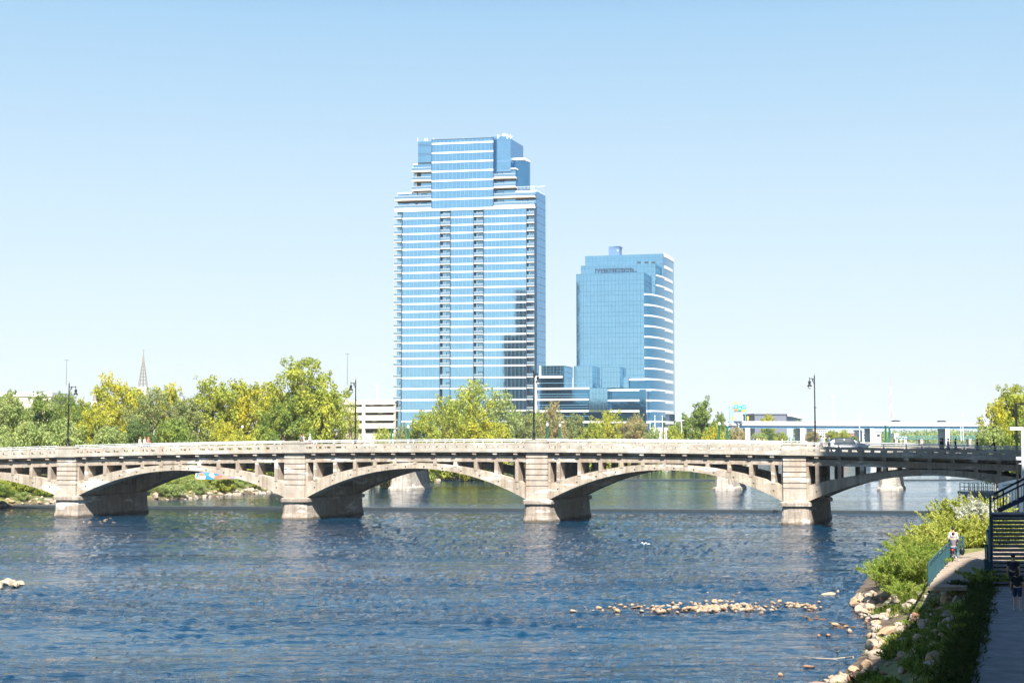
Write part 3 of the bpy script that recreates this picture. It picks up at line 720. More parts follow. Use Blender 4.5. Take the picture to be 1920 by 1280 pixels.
m = MB(); m.box(tu(967, 3) - 1, UR - .05, 2.4, DEP, ztop, tz(1003, 356.5), TF); m.box(tu(967, 3), UR + .1, 2.1, DEP, tz(1003, 357.6), tz(1003, 355), TF, 1); m.box(UR - .06, UR + .34, 2.4, DEP, ztop - .5, tz(1003, 357.5), TF, 2); m.obj("right_terrace_block", [M['glass_a'], M['white'], M['glass_side_dimmed']], tower)
for y, dr, x1 in ((334.5, [933], 967), (352, [935], 967)): terrace(925.5, x1, y, .6, 2.2, dr)
terrace(925.5, 1003, 371, .6, 2.3, [935, 980]); terrace(925.5, 1003, 387.5, .6, 2.3, [935, 980], False)
# curved drum on the right
cz0, cz1 = ztop, tz(975, 304, 8)
cc = Vector(TF.P(tu(973, 9), 9, 0)); rr_ = 4.6; m = MB(); m.lathe((cc.x, cc.y, 0), [(rr_, cz0), (rr_, cz1)], 32); g = m.obj("curved_penthouse", M['glass_deep'], tower, False)
m = MB(); m.lathe((cc.x, cc.y, 0), [(rr_ + .15, cz1 - .1), (rr_ + .15, cz1 + .5), (rr_ - .1, cz1 + .5)], 32); m.obj("curved_parapet", M['white'], g)
m = MB(); m.box(tu(958, 4), tu(984, 4), 4, 10, cz1 + .2, tz(975, 296, 4), TF); m.obj("white_screen_wall", M['white'], tower)
m = MB(); m.box(tu(957.5, 2), tu(968, 2), 1.6, 5, tz(957, 318, 2), tz(957, 315.5, 2), TF); m.obj("white_balcony", M['white'], tower)
m = MB()
for i in range(14):
    p = Vector(TF.P(tu(968 + i * 2.6, 2.2), 2.2, tz(970, 356, 2.2))); m.tube(p, p + Vector((0, 0, 1.2)), .05)
p0, p1 = Vector(TF.P(tu(968, 2.2), 2.2, tz(970, 356, 2.2) + 1.2)), Vector(TF.P(UR, 2.2, tz(970, 356, 2.2) + 1.2)); m.tube(p0, p1, .06)
p2 = Vector(TF.P(UR, DEP, p1.z)); m.tube(p1, p2, .06); q_ = Vector(TF.P(tu(1004, 3), 5, p1.z + .2)); m.tube(q_, q_ + Vector((3.4, 4, 1.1)), .09); m.obj("roof_railing", M['steel_white'], tower)

# ------------------------------------------------------------------ grid glass office tower with curved corner
G0, G1 = at(1081, 640, 526), at(1208, 640, 519.8)
GF = Frame((G0.x, G0.y), (G1.x - G0.x, G1.y - G0.y), (.27, .963))
gu = lambda px, w=0, py=620: GF.u(px, py, w)
gz = lambda px, py, w=0: GF.z(px, py, w)
off = thing("office_tower", "shorter blue glass office building with fine window grid and curved white-banded corner", "office building", GF.P(0, 0, GZ))
def grid_block(name, u0, u1, w0, w1, z0, z1, nu, zs, mat_=None, side=False):
    m = MB(); m.box(u0, u1, w0, w1, z0, z1, GF); g = m.obj(name, mat_ or M['glass_b'], off)
    m = MB(); t = .06
    for i in range(nu + 1): u = u0 + (u1 - u0) * i / nu; m.box(u - t, u + t, w0 - .05, w0 + .02, z0, z1, GF)
    for z in zs:
        if z0 < z < z1 + .01: m.box(u0, u1 + .03, w0 - .045, w0 + .02, z - t, z + t, GF)
    if side:
        k = max(2, int((w1 - w0) / 2.2))
        for i in range(k + 1): w_ = w0 + (w1 - w0) * i / k; m.box(u1 - .02, u1 + .05, w_ - t, w_ + t, z0, z1, GF)
        for z in zs:
            if z0 < z < z1 + .01: m.box(u1 - .02, u1 + .045, w0, w1, z - t, z + t, GF)
    m.obj("mullions", M['mullion'], g); return g
zf = [gz(1208, 551.6 + 19.85 * k) for k in range(-4, 13)]
zgrid = []
for a in zf: zgrid += [a, a + 1.45]
zgrid = sorted(zgrid)
UG = gu(1208)
z_t1, z_t2, z_t3 = gz(1208, 510), gz(1230, 494, 9), gz(1245, 475.5, 17)
# curve in plan: from the front right corner round to the side
CE = GF.P(gu(1261, 30), 30, 0)
cend_u = gu(1261, 30)
def curve_pt(t, extra=0):     # t 0..1 from front corner to far right
    a = t * math.pi / 2
    u = UG + (cend_u - UG) * math.sin(a) ** .92 ; w_ = 30 * (1 - math.cos(a))
    return u + extra * math.sin(a), w_ - extra * math.cos(a)
curve_t = np.linspace(0, 1, 26)
def t_of_px(px):
    best = min(curve_t, key=lambda t: abs((lambda q: 960 + q[0] / q[1] * FPX * (math.cos(PITCH)))(GF.P(*curve_pt(t), 0)) - px)); return float(best)
def curved_solid(t0, z0, z1, extra, back=34):
    ts = [t for t in curve_t if t >= t0 - 1e-6]
    pts = [GF.P(*curve_pt(t, extra), 0) for t in ts]
    pts += [GF.P(cend_u + extra, back, 0), GF.P(curve_pt(t0)[0], back, 0)]
    m = MB(); m.slab(pts, z0, z1); return m
zc2 = gz(1208, 551.6)
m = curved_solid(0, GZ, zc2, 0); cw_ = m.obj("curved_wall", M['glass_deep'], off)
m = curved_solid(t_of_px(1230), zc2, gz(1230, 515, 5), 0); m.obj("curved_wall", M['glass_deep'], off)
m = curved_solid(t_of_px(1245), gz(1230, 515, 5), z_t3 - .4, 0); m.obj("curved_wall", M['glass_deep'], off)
m = curved_solid(t_of_px(1244), z_t3 - 1.5, z_t3 - .02, .25); m.obj("white_crown_panel", M['white'], off)
def curved_band(z, t0, t1, h, extra=.22):
    ts = [t for t in np.linspace(t0, t1, 20)]
    m = MB(); o = [GF.P(*curve_pt(t, extra), 0) for t in ts]; i_ = [GF.P(*curve_pt(t, -.3), 0) for t in ts]
    m.slab(o + i_[::-1], z - h[0], z + h[1]); return m
tj = t_of_px(1247)
for k in range(13):
    z = gz(1208, 551.6 + 19.85 * k)
    curved_band(z, 0, tj, (.29, .29)).obj("floor_band", M['white'], off)
    curved_band(z, tj, 1, (.85, .30), .24).obj("wide_floor_band", M['white'], off)
    for dz in (-1.6, -2.6): curved_band(z + dz, 0, 1, (.05, .05), .05).obj("window_joint", M['mullion'], off)
for z, t0 in ((gz(1230, 534, 5), 1230), (gz(1230, 515.5, 5), 1230), (gz(1245, 497, 12), 1246)):
    curved_band(z, t_of_px(t0), tj if t0 < 1240 else t_of_px(1246), (.29, .29)).obj("floor_band", M['white'], off) if t0 < 1240 else None
    curved_band(z, tj, 1, (.85, .30), .24).obj("wide_floor_band", M['white'], off)
grid_block("front_wall", 0, UG, 0, 17, GZ, z_t1, 19, zgrid, side=False)
g = grid_block("front_side", UG - .1, UG + .04, .1, 17, zc2, z_t1 - .03, 1, zgrid, M['glass_deep'], True)
grid_block("second_tier", gu(1090, 9), gu(1230, 9), 9, 22, z_t1 - 12, z_t2, 20, [z for z in zgrid] + [z_t2 - 1.2], side=True)
grid_block("third_tier", gu(1098, 17), gu(1245, 17), 17, 33, z_t1 - 12, z_t3, 21, [z_t3 - 2.2, z_t3 - 5.2] + zgrid, side=True)
for px in (1199, 1213, 1226): m = MB(); m.box(gu(px, 17) - .75, gu(px, 17) + .75, 16.9, 17.2, gz(px, 494, 17), gz(px, 490.5, 17), GF); m.obj("roof_opening", M['dark'], off)
# roof plant room
m = MB(); m.box(gu(1142, 24), gu(1162, 24), 24, 29, z_t3 - 1, gz(1150, 462, 24), GF); m.box(gu(1152, 24), gu(1162, 24) + .3, 23.8, 29.4, gz(1150, 463, 24), gz(1150, 461.5, 24), GF); g = m.obj("roof_plant_room", plain('blue_grey_panel', (.10, .17, .28), .6), off)
m = MB(); m.box(gu(1158, 24), gu(1160, 24), 23.9, 24.02, gz(1158, 471, 24), gz(1158, 468.5, 24), GF); m.obj("vent", M['white'], g)
# pergola on first roof
m = MB(); pu0, pu1 = gu(1118, 2), gu(1184, 2); zr = z_t1
for i in range(5):
    u = pu0 + (pu1 - pu0) * i / 4
    for w_ in (1.5, 6): m.box(u - .18, u + .18, w_, w_ + .2, zr, zr + 1.65, GF)
m.box(pu0 - .2, pu1 + .2, 1.4, 1.7, zr + 1.45, zr + 1.75, GF); m.box(pu0 - .2, pu1 + .2, 6, 6.3, zr + 1.45, zr + 1.75, GF)
for i in range(9): u = pu0 + (pu1 - pu0) * i / 8; m.box(u - .08, u + .08, 1.4, 6.3, zr + 1.75, zr + 1.95, GF)
m.obj("roof_pergola", M['frame_dark'], off)
# podium
pod = thing("glass_podium", "low blue glass podium of stepped blocks between the two towers", "building", GF.P(gu(1060, -4), -4, GZ))
_off, off = off, pod
zb_ = lambda y, w=-4: gz(1105, y, w)
def blk(px0, px1, w0, w1, ytop, ybot, nu, side=True, name="glass_block"):
    z0, z1 = gz(px0, ybot, w0), gz(px0, ytop, w0)
    return grid_block(name, gu(px0, w0), gu(px1, w0), w0, w1, z0, z1, nu, [z0 + (z1 - z0) * i / 4 for i in range(5)], side=side)
blk(1012, 1057, -8, 6, 686, 706, 7)
blk(1054, 1058, -8, 4, 687, 727, 1)
blk(1076, 1110.5, -7, 3, 686.5, 727, 6)
blk(1128.5, 1162, -6, -1, 688, 727, 6)
blk(1160, 1178, -2, 0, 708, 727, 2)
blk(1117, 1138.5, -10.3, -6, 727.5, 768, 3, name="corner_block"); blk(1105, 1118, -9.6, -6, 727.5, 768, 2, name="corner_block")
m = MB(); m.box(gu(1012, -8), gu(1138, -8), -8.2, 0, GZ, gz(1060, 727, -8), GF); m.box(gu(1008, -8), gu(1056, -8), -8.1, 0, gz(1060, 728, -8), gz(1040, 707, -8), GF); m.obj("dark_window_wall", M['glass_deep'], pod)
for y in (728.5, 749, 770.5, 791):
    m = MB(); z = gz(1040, y, -8); m.box(gu(1004, -8.6), gu(1104.5, -8.6) if y < 760 else gu(1140, -8.6), -8.7, -8, z - .34, z + .34, GF); m.obj("floor_band", M['white'], pod)
m = MB(); z = gz(1040, 706.5, -8); m.box(gu(1003, -8.6), gu(1054, -8.6), -8.72, -8, z - .4, z + .4, GF); m.box(gu(1003, -8.6), gu(1006, -8.6), -8.75, -7, GZ, z + .38, GF); m.box(gu(1011, -9), gu(1013, -9), -8.9, -7.5, gz(1012, 705, -9), gz(1012, 685.5, -9), GF); m.obj("white_frame", M['white'], pod)
m = MB()
for y in (718, 738.5, 743, 759, 764, 780): m.box(gu(1008, -8.3), gu(1104, -8.3), -8.27, -8.15, gz(1040, y, -8) - .05, gz(1040, y, -8) + .05, GF)
m.obj("window_joints", M['blue_steel'], pod)
# right arm of the podium joining the curved corner
m = MB(); m.box(gu(1138, -6), UG + 1.5, -5.8, 1.5, GZ, gz(1170, 730, -6), GF); m.box(gu(1179, -2), UG + .5, -.7, 1, gz(1190, 731, -2), gz(1190, 710, -2), GF); m.obj("dark_window_wall", M['glass_deep'], pod)
for y, p0 in ((731, 1138), (750.5, 1138), (770.5, 1105), (791.5, 1105)):
    m = MB(); z = gz(1170, y, -6); n_ = 12
    top = [GF.P(gu(p0, -6.4), -6.3, 0), GF.P(UG - 2, -6.3, 0), GF.P(UG + 1.7, -4.6, 0), GF.P(UG + 2.2, 1, 0), GF.P(UG, 1.4, 0), GF.P(gu(p0, -6.4), -5, 0)]
    m.slab(top, z - .34, z + .34); m.obj("floor_band", M['white'], pod)
m = MB(); z = gz(1190, 711, -2); m.box(gu(1178.5, -2), UG + .5, -.95, 0, z - .34, z + .34, GF); m.obj("floor_band", M['white'], pod)
m = MB()
for px in (1228, 1240, 1252): u = gu(px, 2); m.box(u - 1.0, u + .6, -1.5, 0.2, GZ - 1, gz(px, 801, 0), GF)
m.obj("ground_columns", M['white'], pod)
off = _off

# ------------------------------------------------------------------ parking deck
g0, g1 = at(676, 790, 575), at(742, 790, 568)
KF = Frame((g0.x, g0.y), (g1.x - g0.x, g1.y - g0.y), (.33, .944))
gar = thing("parking_garage", "cream concrete open-sided parking deck left of the tallest tower", "parking garage", KF.P(0, 0, GZ))
ul = KF.u(741.5, 790)
kz = lambda y: KF.z(710, y)
m = MB()
for y0, y1 in ((758, 749), (773, 762), (788, 778), (803, 793), (830, 812)): m.box(-12, ul - .4, 0, .5, kz(y0), kz(y1), KF)
m.obj("parapet", M['garage'], gar)
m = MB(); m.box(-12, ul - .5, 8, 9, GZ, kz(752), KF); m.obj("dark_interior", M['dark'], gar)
m = MB()
for y in (758, 773, 788, 803): m.box(-12, ul - .5, .3, 9, kz(y) + .0, kz(y) + .35, KF)
m.box(KF.u(679, 790), KF.u(684, 790), -.2, .8, GZ, kz(750), KF); m.box(ul - 1.2, ul - .45, .55, 1.4, GZ, kz(756), KF)
m.obj("floor_slab", M['garage'], gar)
for px, y in ((693, 790), (705, 775), (712, 760.5), (688, 760.5)): m = MB(); m.box(KF.u(px, 790), KF.u(px + 9, 790), 2, 4, kz(y) , kz(y) + 2.2, KF); m.obj("inner_wall", M['white'], gar)
def pole(label, px, y0, y1, D, r, mat, name="light_pole", cat="light pole", arm=0, group=None):
    a, b = at(px, y1, D), at(px, y0, D); t = thing(name, label, cat, a, group)
    m = MB(); m.tube(a, (a.x, a.y, b.z), r, r * .6); m.obj("post", mat, t)
    m = MB()
    if arm: m.tube((a.x - abs(arm) * .5 if arm < 0 else a.x - .1, a.y, b.z), (a.x + arm if arm > 0 else a.x + abs(arm) * .5, a.y, b.z), r * .7); m.box(a.x + arm * .6, a.x + arm * 1.1, a.y - .2, a.y + .2, b.z - .12, b.z + .1) if arm > 0 else None
    else: m.ball((a.x, a.y, b.z), r * 1.5)
    m.obj("lamp_head", mat, t)
pole("white roof light mast on the parking deck", 707, 722, 750, 590, .28, M['steel_white'], arm=-2.2)

# ------------------------------------------------------------------ far steeples
M['steeple'] = plain('steeple_paint', (.24, .21, .18), .6)
def steeple(label, px, ytop, ybase, D, half, lattice):
    b = at(px, ybase, D); tpt = at(px, ytop, D); h = tpt.z - b.z
    t = thing("church_steeple", label, "church steeple", (b.x, b.y, GZ))
    m = MB(); nseg = 9
    if lattice:
        for i in range(8):
            a = i * math.pi / 4 + .2; m.tube((b.x + half * math.cos(a), b.y + half * math.sin(a), b.z), (b.x, b.y, b.z + h * .86), .20, .12, 6)
        for k in range(1, nseg):
            f = k / nseg * .8; rr = half * (1 - f / .86); m.torus((b.x, b.y, b.z + h * f), (0, 0, 1), rr, .12, 8, 4)
    m.lathe((b.x, b.y, b.z), [(half * .30 if lattice else half, h * .62 if lattice else 0), (.1, h * .94)], 8)
    m.tube((b.x, b.y, b.z + h * .9), (b.x, b.y, b.z + h), .12); m.box(b.x - .9, b.x + .9, b.y - .1, b.y + .1, b.z + h * .965, b.z + h * .975)
    m.obj("spire", M['steeple'], t)
    m = MB(); m.box(b.x - half, b.x + half, b.y - half, b.y + half, GZ, b.z); m.obj("tower_base", M['garage'], t)
steeple("tall open lattice steeple rising above the yellow trees on the left", 268, 655, 725, 700, 2.3, True)
steeple("short plain steeple tip left of the lattice steeple", 178, 722, 752, 900, 1.6, False)
bb = at(20, 745, 420); m = MB(); m.box(bb.x - 30, bb.x + 12, 420, 440, GZ, at(20, 738, 420).z); g = m.obj("brick_building", M['garage']); tag(g, "low pale building half hidden behind the leftmost trees", "building")
m = MB(); m.box(bb.x - 30.3, bb.x + 12.3, 419.7, 440.3, at(20, 738, 420).z - .8, at(20, 738, 420).z + .4); link("roof", m.mesh("roof", M['fw_conc']), g)
m = MB()
for k in range(6): m.box(bb.x - 27 + k * 6.5, bb.x - 23.5 + k * 6.5, 419.9, 420.2, 14, 17)
link("window", m.mesh("window", M['glass_deep']), g)
pole("thin mast with a small camera head standing left of the leftmost lamp", 124, 675, 722, 230, .035, M['black'], "camera_mast", "mast", -.7)
pole("thin mast with a small camera head above the right edge of the big tree", 651, 663, 722, 235, .035, M['black'], "camera_mast", "mast", -.7)

# ------------------------------------------------------------------ freeway viaduct
F0, F1 = at(1366, 789, 480), at(1856, 792, 536)
FF = Frame((F0.x, F0.y), (F1.x - F0.x, F1.y - F0.y), (.1, .995))
fL = FF.u(1920, 790) + 25
ftop = F0.z
fw = thing("freeway_viaduct", "white elevated freeway with pale blue girders crossing behind on the right", "viaduct", FF.P(0, 0, GZ))
m = MB(); m.box(-14, fL, -.3, 0, ftop - 1.15, ftop, FF); m.box(-14, fL, 15, 15.3, ftop - 1.15, ftop, FF); m.obj("barrier", M['fw_conc'], fw)
m = MB(); m.box(-14, fL, -.2, 15.2, ftop - 1.5, ftop - 1.0, FF); m.obj("deck_slab", M['fw_conc'], fw)
m = MB()
for w_ in (.6, 5, 10, 14.2): m.box(-14, fL, w_, w_ + .4, ftop - 2.35, ftop - 1.5, FF)
m.box(-14, fL, .35, .6, ftop - 2.37, ftop - 2.25, FF)
m.obj("girders", M['blue_steel'], fw)
m = MB()
for i in range(int(fL / 7) + 2): m.box(-14 + i * 7, -13.8 + i * 7, .48, .62, ftop - 2.3, ftop - 1.5, FF)
m.obj("girder_ribs", M['blue_steel'], fw)
for px in (1402, 1505, 1636, 1777, 1900):
    u = FF.u(px, 815); m = MB(); m.box(u - 1.05, u + 1.05, .3, 14.5, GZ - 6, ftop - 2.36, FF); m.obj("pier", M['fw_conc'], fw)
# gantry
gt = thing("sign_gantry", "steel truss gantry with teal and yellow highway signs at the left end of the freeway", "sign gantry", at(1385, 789, 478))
m = MB(); ga, gb = at(1366, 789, 478), at(1401, 789, 478); zt_ = at(1380, 762, 478).z; zb2 = at(1380, 771, 478).z
for x in (ga.x + .4, ga.x + 1.6): m.tube((x, 478, ga.z - 1), (x, 478, zt_), .14)
m.tube((gb.x - .6, 478, ga.z), (gb.x - .6, 478, zt_), .14)
for z in (zt_, zb2): m.tube((ga.x, 478, z), (gb.x, 478, z), .12)
n_ = 8
for i in range(n_):
    x0 = ga.x + (gb.x - ga.x) * i / n_; x1 = ga.x + (gb.x - ga.x) * (i + 1) / n_; m.tube((x0, 478, zb2 if i % 2 else zt_), (x1, 478, zt_ if i % 2 else zb2), .08)
for i in range(4):
    z0 = ga.z + (zb2 - ga.z) * i / 4; z1 = ga.z + (zb2 - ga.z) * (i + 1) / 4; m.tube((ga.x + .4, 478, z0), (ga.x + 1.6, 478, z1), .07)
m.obj("truss", M['blue_steel'], gt)
M['sign_teal'] = plain('sign_teal', (.01, .38, .36), .5); M['sign_yellow'] = plain('sign_yellow', (.72, .52, .03), .5); M['sign_orange'] = plain('sign_orange', (.7, .22, .03), .5)
for px, y0, y1, hw, mt in ((1379.5, 757, 754, .6, 'sign_yellow'), (1380, 766, 758.5, .62, 'sign_teal'), (1387, 770, 761, .62, 'sign_teal'), (1394.5, 767, 759, .62, 'sign_teal'), (1380, 770, 766.2, .6, 'sign_orange'), (1394, 771.5, 767.2, .6, 'sign_yellow')):
    a, b = at(px, y0, 477.5), at(px, y1, 477.5); m = MB(); m.box(a.x - hw, a.x + hw, 477.5, 477.62, a.z, b.z)
    s_ = m.obj("sign_panel", M[mt], gt)
    if mt == 'sign_teal':
        k = MB(); zc_ = (a.z + b.z) / 2; k.box(a.x - hw * .55, a.x - hw * .3, 477.44, 477.5, zc_ - .3, zc_ + .35); k.box(a.x + hw * .2, a.x + hw * .45, 477.44, 477.5, zc_ - .3, zc_ + .35); k.box(a.x - hw * .3, a.x + hw * .2, 477.45, 477.5, zc_ - .08, zc_ + .08)
        k.obj("sign_marks", M['white'], s_)
for px, yt in ((1373.5, 780), (1402, 780)):
    a, b = at(px, 789.5, 476), at(px, yt, 476); m = MB(); m.box(a.x - .3, a.x + .3, 475.8, 476, a.z + .4, b.z, m=0); m.tube((a.x, 476, a.z - .6), (a.x, 476, b.z), .05, m=1); t = m.obj("road_sign", [M['sign_yellow'], M['steel_white']]); tag(t, "small yellow roadside board at the %s foot of the sign gantry" % ('left' if px < 1380 else 'right'), "road sign")
for px, y0, y1, D, lb, arm in ((1563, 741, 790, 500, "tall white twin lamp mast on the freeway right of the black street lamp", -1.6), (1612, 778, 826, 430, "white pole in front of the freeway beside the white building", 0), (1802, 796, 826, 440, "shorter of two white poles before the freeway at right", 0),
                            (1806, 777, 826, 430, "taller of two white poles before the freeway at right", 0), (1845, 768, 790, 530, "white mast on the freeway just left of the right-hand tree", 0), (1385.5, 795, 827, 400, "white pole before the first freeway pier", 0),
                            (1278, 788, 812, 380, "white bent lamp pole right of the office tower's foot", -1.5), (1228, 780, 808, 400, "thin white pole in front of the podium columns, nearest the reddish tree", 0), (1242, 780, 806, 405, "thin white pole before the podium's middle column", 0), (1219, 790, 815, 398, "short white pole left of the podium columns", 0)):
    pole(lb, px, y0, y1, D, .13, M['steel_white'], arm=arm)
# red and white radio mast far away
a = at(1672, 822, 1600); t = thing("radio_mast", "very faint distant red and white radio mast above the freeway", "radio mast", a)
for i in range(6):
    y0, y1 = 800 - i * 15, 800 - (i + 1) * 15; m = MB(); m.tube((a.x, 1600, at(1672, y0, 1600).z), (a.x, 1600, at(1672, y1, 1600).z), .38 - i * .03, n=4); m.obj("mast_section", M['steel_white'] if i % 2 == 0 else plain('mast_red', (.55, .2, .16), .6), t)
m = MB(); m.tube(a, (a.x, 1600, at(1672, 800, 1600).z), .4, n=4); m.obj("mast_section", M['steel_white'], t)

# ------------------------------------------------------------------ far buildings
def bld(name, label, px0, px1, ytop, ybot, D, dep, mat, wins=None, winmat='glass_deep', roof=None):
    a, b = at(px0, ytop, D), at(px1, ybot, D); t = thing(name, label, "building", (a.x, D, b.z))
    m = MB(); m.box(a.x, b.x, D, D + dep, min(b.z, 3) - 2, a.z); m.obj("wall", mat, t)
    m = MB(); m.box(a.x - .3, b.x + .3, D - .3, D + dep + .3, a.z - .1, a.z + .5); m.obj("roof", roof or M['fw_conc'], t)
    for (x0, x1, y0, y1) in (wins or []):
        p, q = at(x0, y0, D), at(x1, y1, D); m = MB(); m.box(p.x, q.x, D - .08, D + .2, q.z, p.z); m.obj("window", M[winmat], t)
bld("warehouse", "dark grey windowless block above the freeway behind the yellow roof-height tree", 1415, 1475, 777, 815, 620, 30, M['greyclad'], roof=M['greyclad'])
# building with curved white roof
a = at(1475, 790, 622); t = thing("curved_roof_building", "white curved-roof building attached right of the dark grey block", "building", a)
m = MB(); pr = [(at(1475, 800, 622).x, 5)] + [(at(x, y, 622).x, at(x, y, 622).z) for x, y in ((1475, 780), (1490, 782), (1500, 786), (1503, 789))] + [(at(1503, 800, 622).x, 5)]
m.prism(pr, 622, 645); m.obj("wall", plain('pale_blue_wall', (.35, .50, .58), .6), t)
m = MB(); m.strip([(at(x, y, 622).x, at(x, y, 622).z) for x, y in ((1475, 776), (1485, 777), (1495, 779.5), (1507, 783))], [(at(x, y, 622).x, at(x, y, 622).z) for x, y in ((1475, 780), (1485, 781), (1495, 783.5), (1507, 786))], 620, 646, WORLD); m.obj("roof", M['white'], t)
bld("brick_building", "low red brick building with white roof edge under the freeway", 1572, 1612, 811, 823, 640, 20, M['brick'], [(1578, 1592, 818, 821), (1594, 1604, 817.5, 821)], roof=M['white'])
bld("white_building", "small white two-storey building with square dark windows beside a freeway pier", 1617, 1652, 808, 823, 620, 15, M['white'], [(1619, 1623, 813.5, 817), (1627.5, 1632, 813.5, 817), (1619, 1623, 820, 822), (1627, 1632, 820, 822), (1644, 1650, 814, 818)], 'dark')
bld("white_shed", "long low white shed on the far bank before the hazy hills", 1677, 1700, 819.5, 823, 900, 15, M['white'], [(1680, 1683, 820.5, 822), (1686, 1689, 820.5, 822), (1692, 1695, 820.5, 822)], 'dark')
bld("white_house", "tiny white house above the shed in front of the hazy hills", 1677, 1685, 813, 816, 1100, 12, M['white'], [(1679, 1681, 814, 815.2)], 'dark')
bld("apartment_block", "pale pinkish apartment block seen between trees under the freeway", 1524, 1552, 803, 822, 700, 15, M['garage'], [(1527 + i * 4, 1529 + i * 4, 806 + j * 5, 809 + j * 5) for i in range(6) for j in range(3)], 'glass_rail')
bld("grey_building", "bluish low building seen between the first two freeway piers", 1468, 1490, 806, 824, 700, 15, M['blue_steel'], [(1470 + i * 5, 1473 + i * 5, 809 + j * 6, 812 + j * 6) for i in range(4) for j in range(2)], 'glass_rail')
# distant low truss bridge
t = thing("truss_bridge", "distant low blue-green truss bridge on the horizon at right", "bridge", at(1690, 822, 800)); a, b = at(1680, 822, 800), at(1862, 822, 830)
m = MB(); z0, z1 = at(1700, 822.5, 800).z, at(1700, 817.5, 800).z; n_ = 34
for i in range(n_):
    p = a.lerp(b, i / n_); q = a.lerp(b, (i + 1) / n_); m.tube((p.x, p.y, z0), (p.x, p.y, z1), .12, n=4); m.tube((p.x, p.y, z0), (q.x, q.y, z1), .1, n=4)
for z in (z0, z1): m.tube((a.x, a.y, z), (b.x, b.y, z), .2, n=4)
m.obj("truss", plain('truss_green', (.05, .22, .24), .6), t)
m = MB()
for i in range(5): p = a.lerp(b, i / 4); m.box(p.x - .8, p.x + .8, p.y - 1, p.y + 3, -1, z0)
m.obj("piers", M['conc_grey'], t)

# ------------------------------------------------------------------ foliage
def leaf_mesh(name, cents, rads, n_leaf, size, mat, seed, flat=.0, narrow=1.0, up=.6):
    rg = np.random.default_rng(seed); cents = np.array(cents); rads = np.array(rads, float)
    if rads.ndim == 1: rads = np.repeat(rads[:, None], 3, 1)
    wt = (rads.prod(1)) ** (2 / 3); wt /= wt.sum(); idx = rg.choice(len(cents), n_leaf, p=wt)
    d = rg.normal(size=(n_leaf, 3)); d /= np.linalg.norm(d, axis=1)[:, None]
    rr = rg.uniform(.25, 1.0, n_leaf) ** .5; p = cents[idx] + d * rads[idx] * rr[:, None]
    nrm = d * .7 + rg.normal(size=(n_leaf, 3)) * .6 + np.array([0, 0, up]); nrm /= np.linalg.norm(nrm, axis=1)[:, None]
    t = np.cross(nrm, rg.normal(size=(n_leaf, 3))); t /= np.linalg.norm(t, axis=1)[:, None]; b = np.cross(nrm, t)
    s = size * rg.uniform(.6, 1.35, n_leaf)[:, None]
    v = np.stack([p - t * s * .5, p + b * s * .38 * narrow + nrm * s * .08, p + t * s * .5, p - b * s * .38 * narrow + nrm * s * .08], 1).reshape(-1, 3)
    me = bpy.data.meshes.new(name); me.vertices.add(len(v)); me.vertices.foreach_set("co", v.ravel())
    me.loops.add(n_leaf * 4); me.loops.foreach_set("vertex_index", np.arange(n_leaf * 4)); me.polygons.add(n_leaf)
    me.polygons.foreach_set("loop_start", np.arange(n_leaf) * 4); me.polygons.foreach_set("loop_total", np.full(n_leaf, 4))
    me.materials.append(mat); me.update(calc_edges=True); return me

def tree_proto(seed, h, r, kind='round', n_leaf=11000, size=.36):
    """local units in metres: returns (list of crown clumps, trunk MB, h, r)"""
    rg = random.Random(seed); mb = MB(); cents, rads = [], []
    tr = .028 * h; zb0 = h * .20
    mb.path([Vector((0, 0, -.6)), Vector((rg.uniform(-.2, .2), 0, zb0)), Vector((rg.uniform(-.5, .5), rg.uniform(-.4, .4), h * .55)), Vector((rg.uniform(-.6, .6), 0, h * .86))], tr, tr * .2, 7)
    n = {'round': 64, 'cone': 56, 'loose': 50, 'low': 44}[kind]
    for i in range(n):
        f = (i + .5) / n; a = i * 2.399 + rg.uniform(-.4, .4)
        z = .16 + .80 * f
        if kind == 'round': prof = math.sin(math.pi * min(1, (z - .02) ** .8)) ** .55
        elif kind == 'cone': prof = max(.12, 1.05 - z) ** .75 * (1.15 if z > .2 else .9)
        elif kind == 'loose': prof = math.sin(math.pi * min(1, z ** 1.1)) ** .5
        else: prof = max(.1, (1 - z ** 2.4)) ** .5
        rad = r * prof * rg.uniform(.45, .95) if i % 3 else r * prof * rg.uniform(.1, .5)
        rad *= rg.uniform(.85, 1.15)
        c = Vector((rad * math.cos(a), rad * math.sin(a), h * z * rg.uniform(.95, 1.03)))
        cr = r * rg.uniform(.16, .30) * (.75 if z > .85 else 1)
        cents.append(c); rads.append((cr, cr, cr * rg.uniform(.55, .8)))
        for _ in range(2):
            q = c + Vector((rg.uniform(-1, 1), rg.uniform(-1, 1), rg.uniform(-.3, .9))) * cr * 1.15; cents.append(q); k = cr * rg.uniform(.3, .55); rads.append((k, k, k))
        if i % 2 == 0:
            z0 = max(zb0 * .9, c.z * .62); m_ = Vector((c.x * .45, c.y * .45, (z0 + c.z) / 2 + .2))
            mb.path([Vector((0, 0, z0 - .1)), m_, c], tr * .38, tr * .08, 5)
    return cents, rads, mb, n_leaf, size
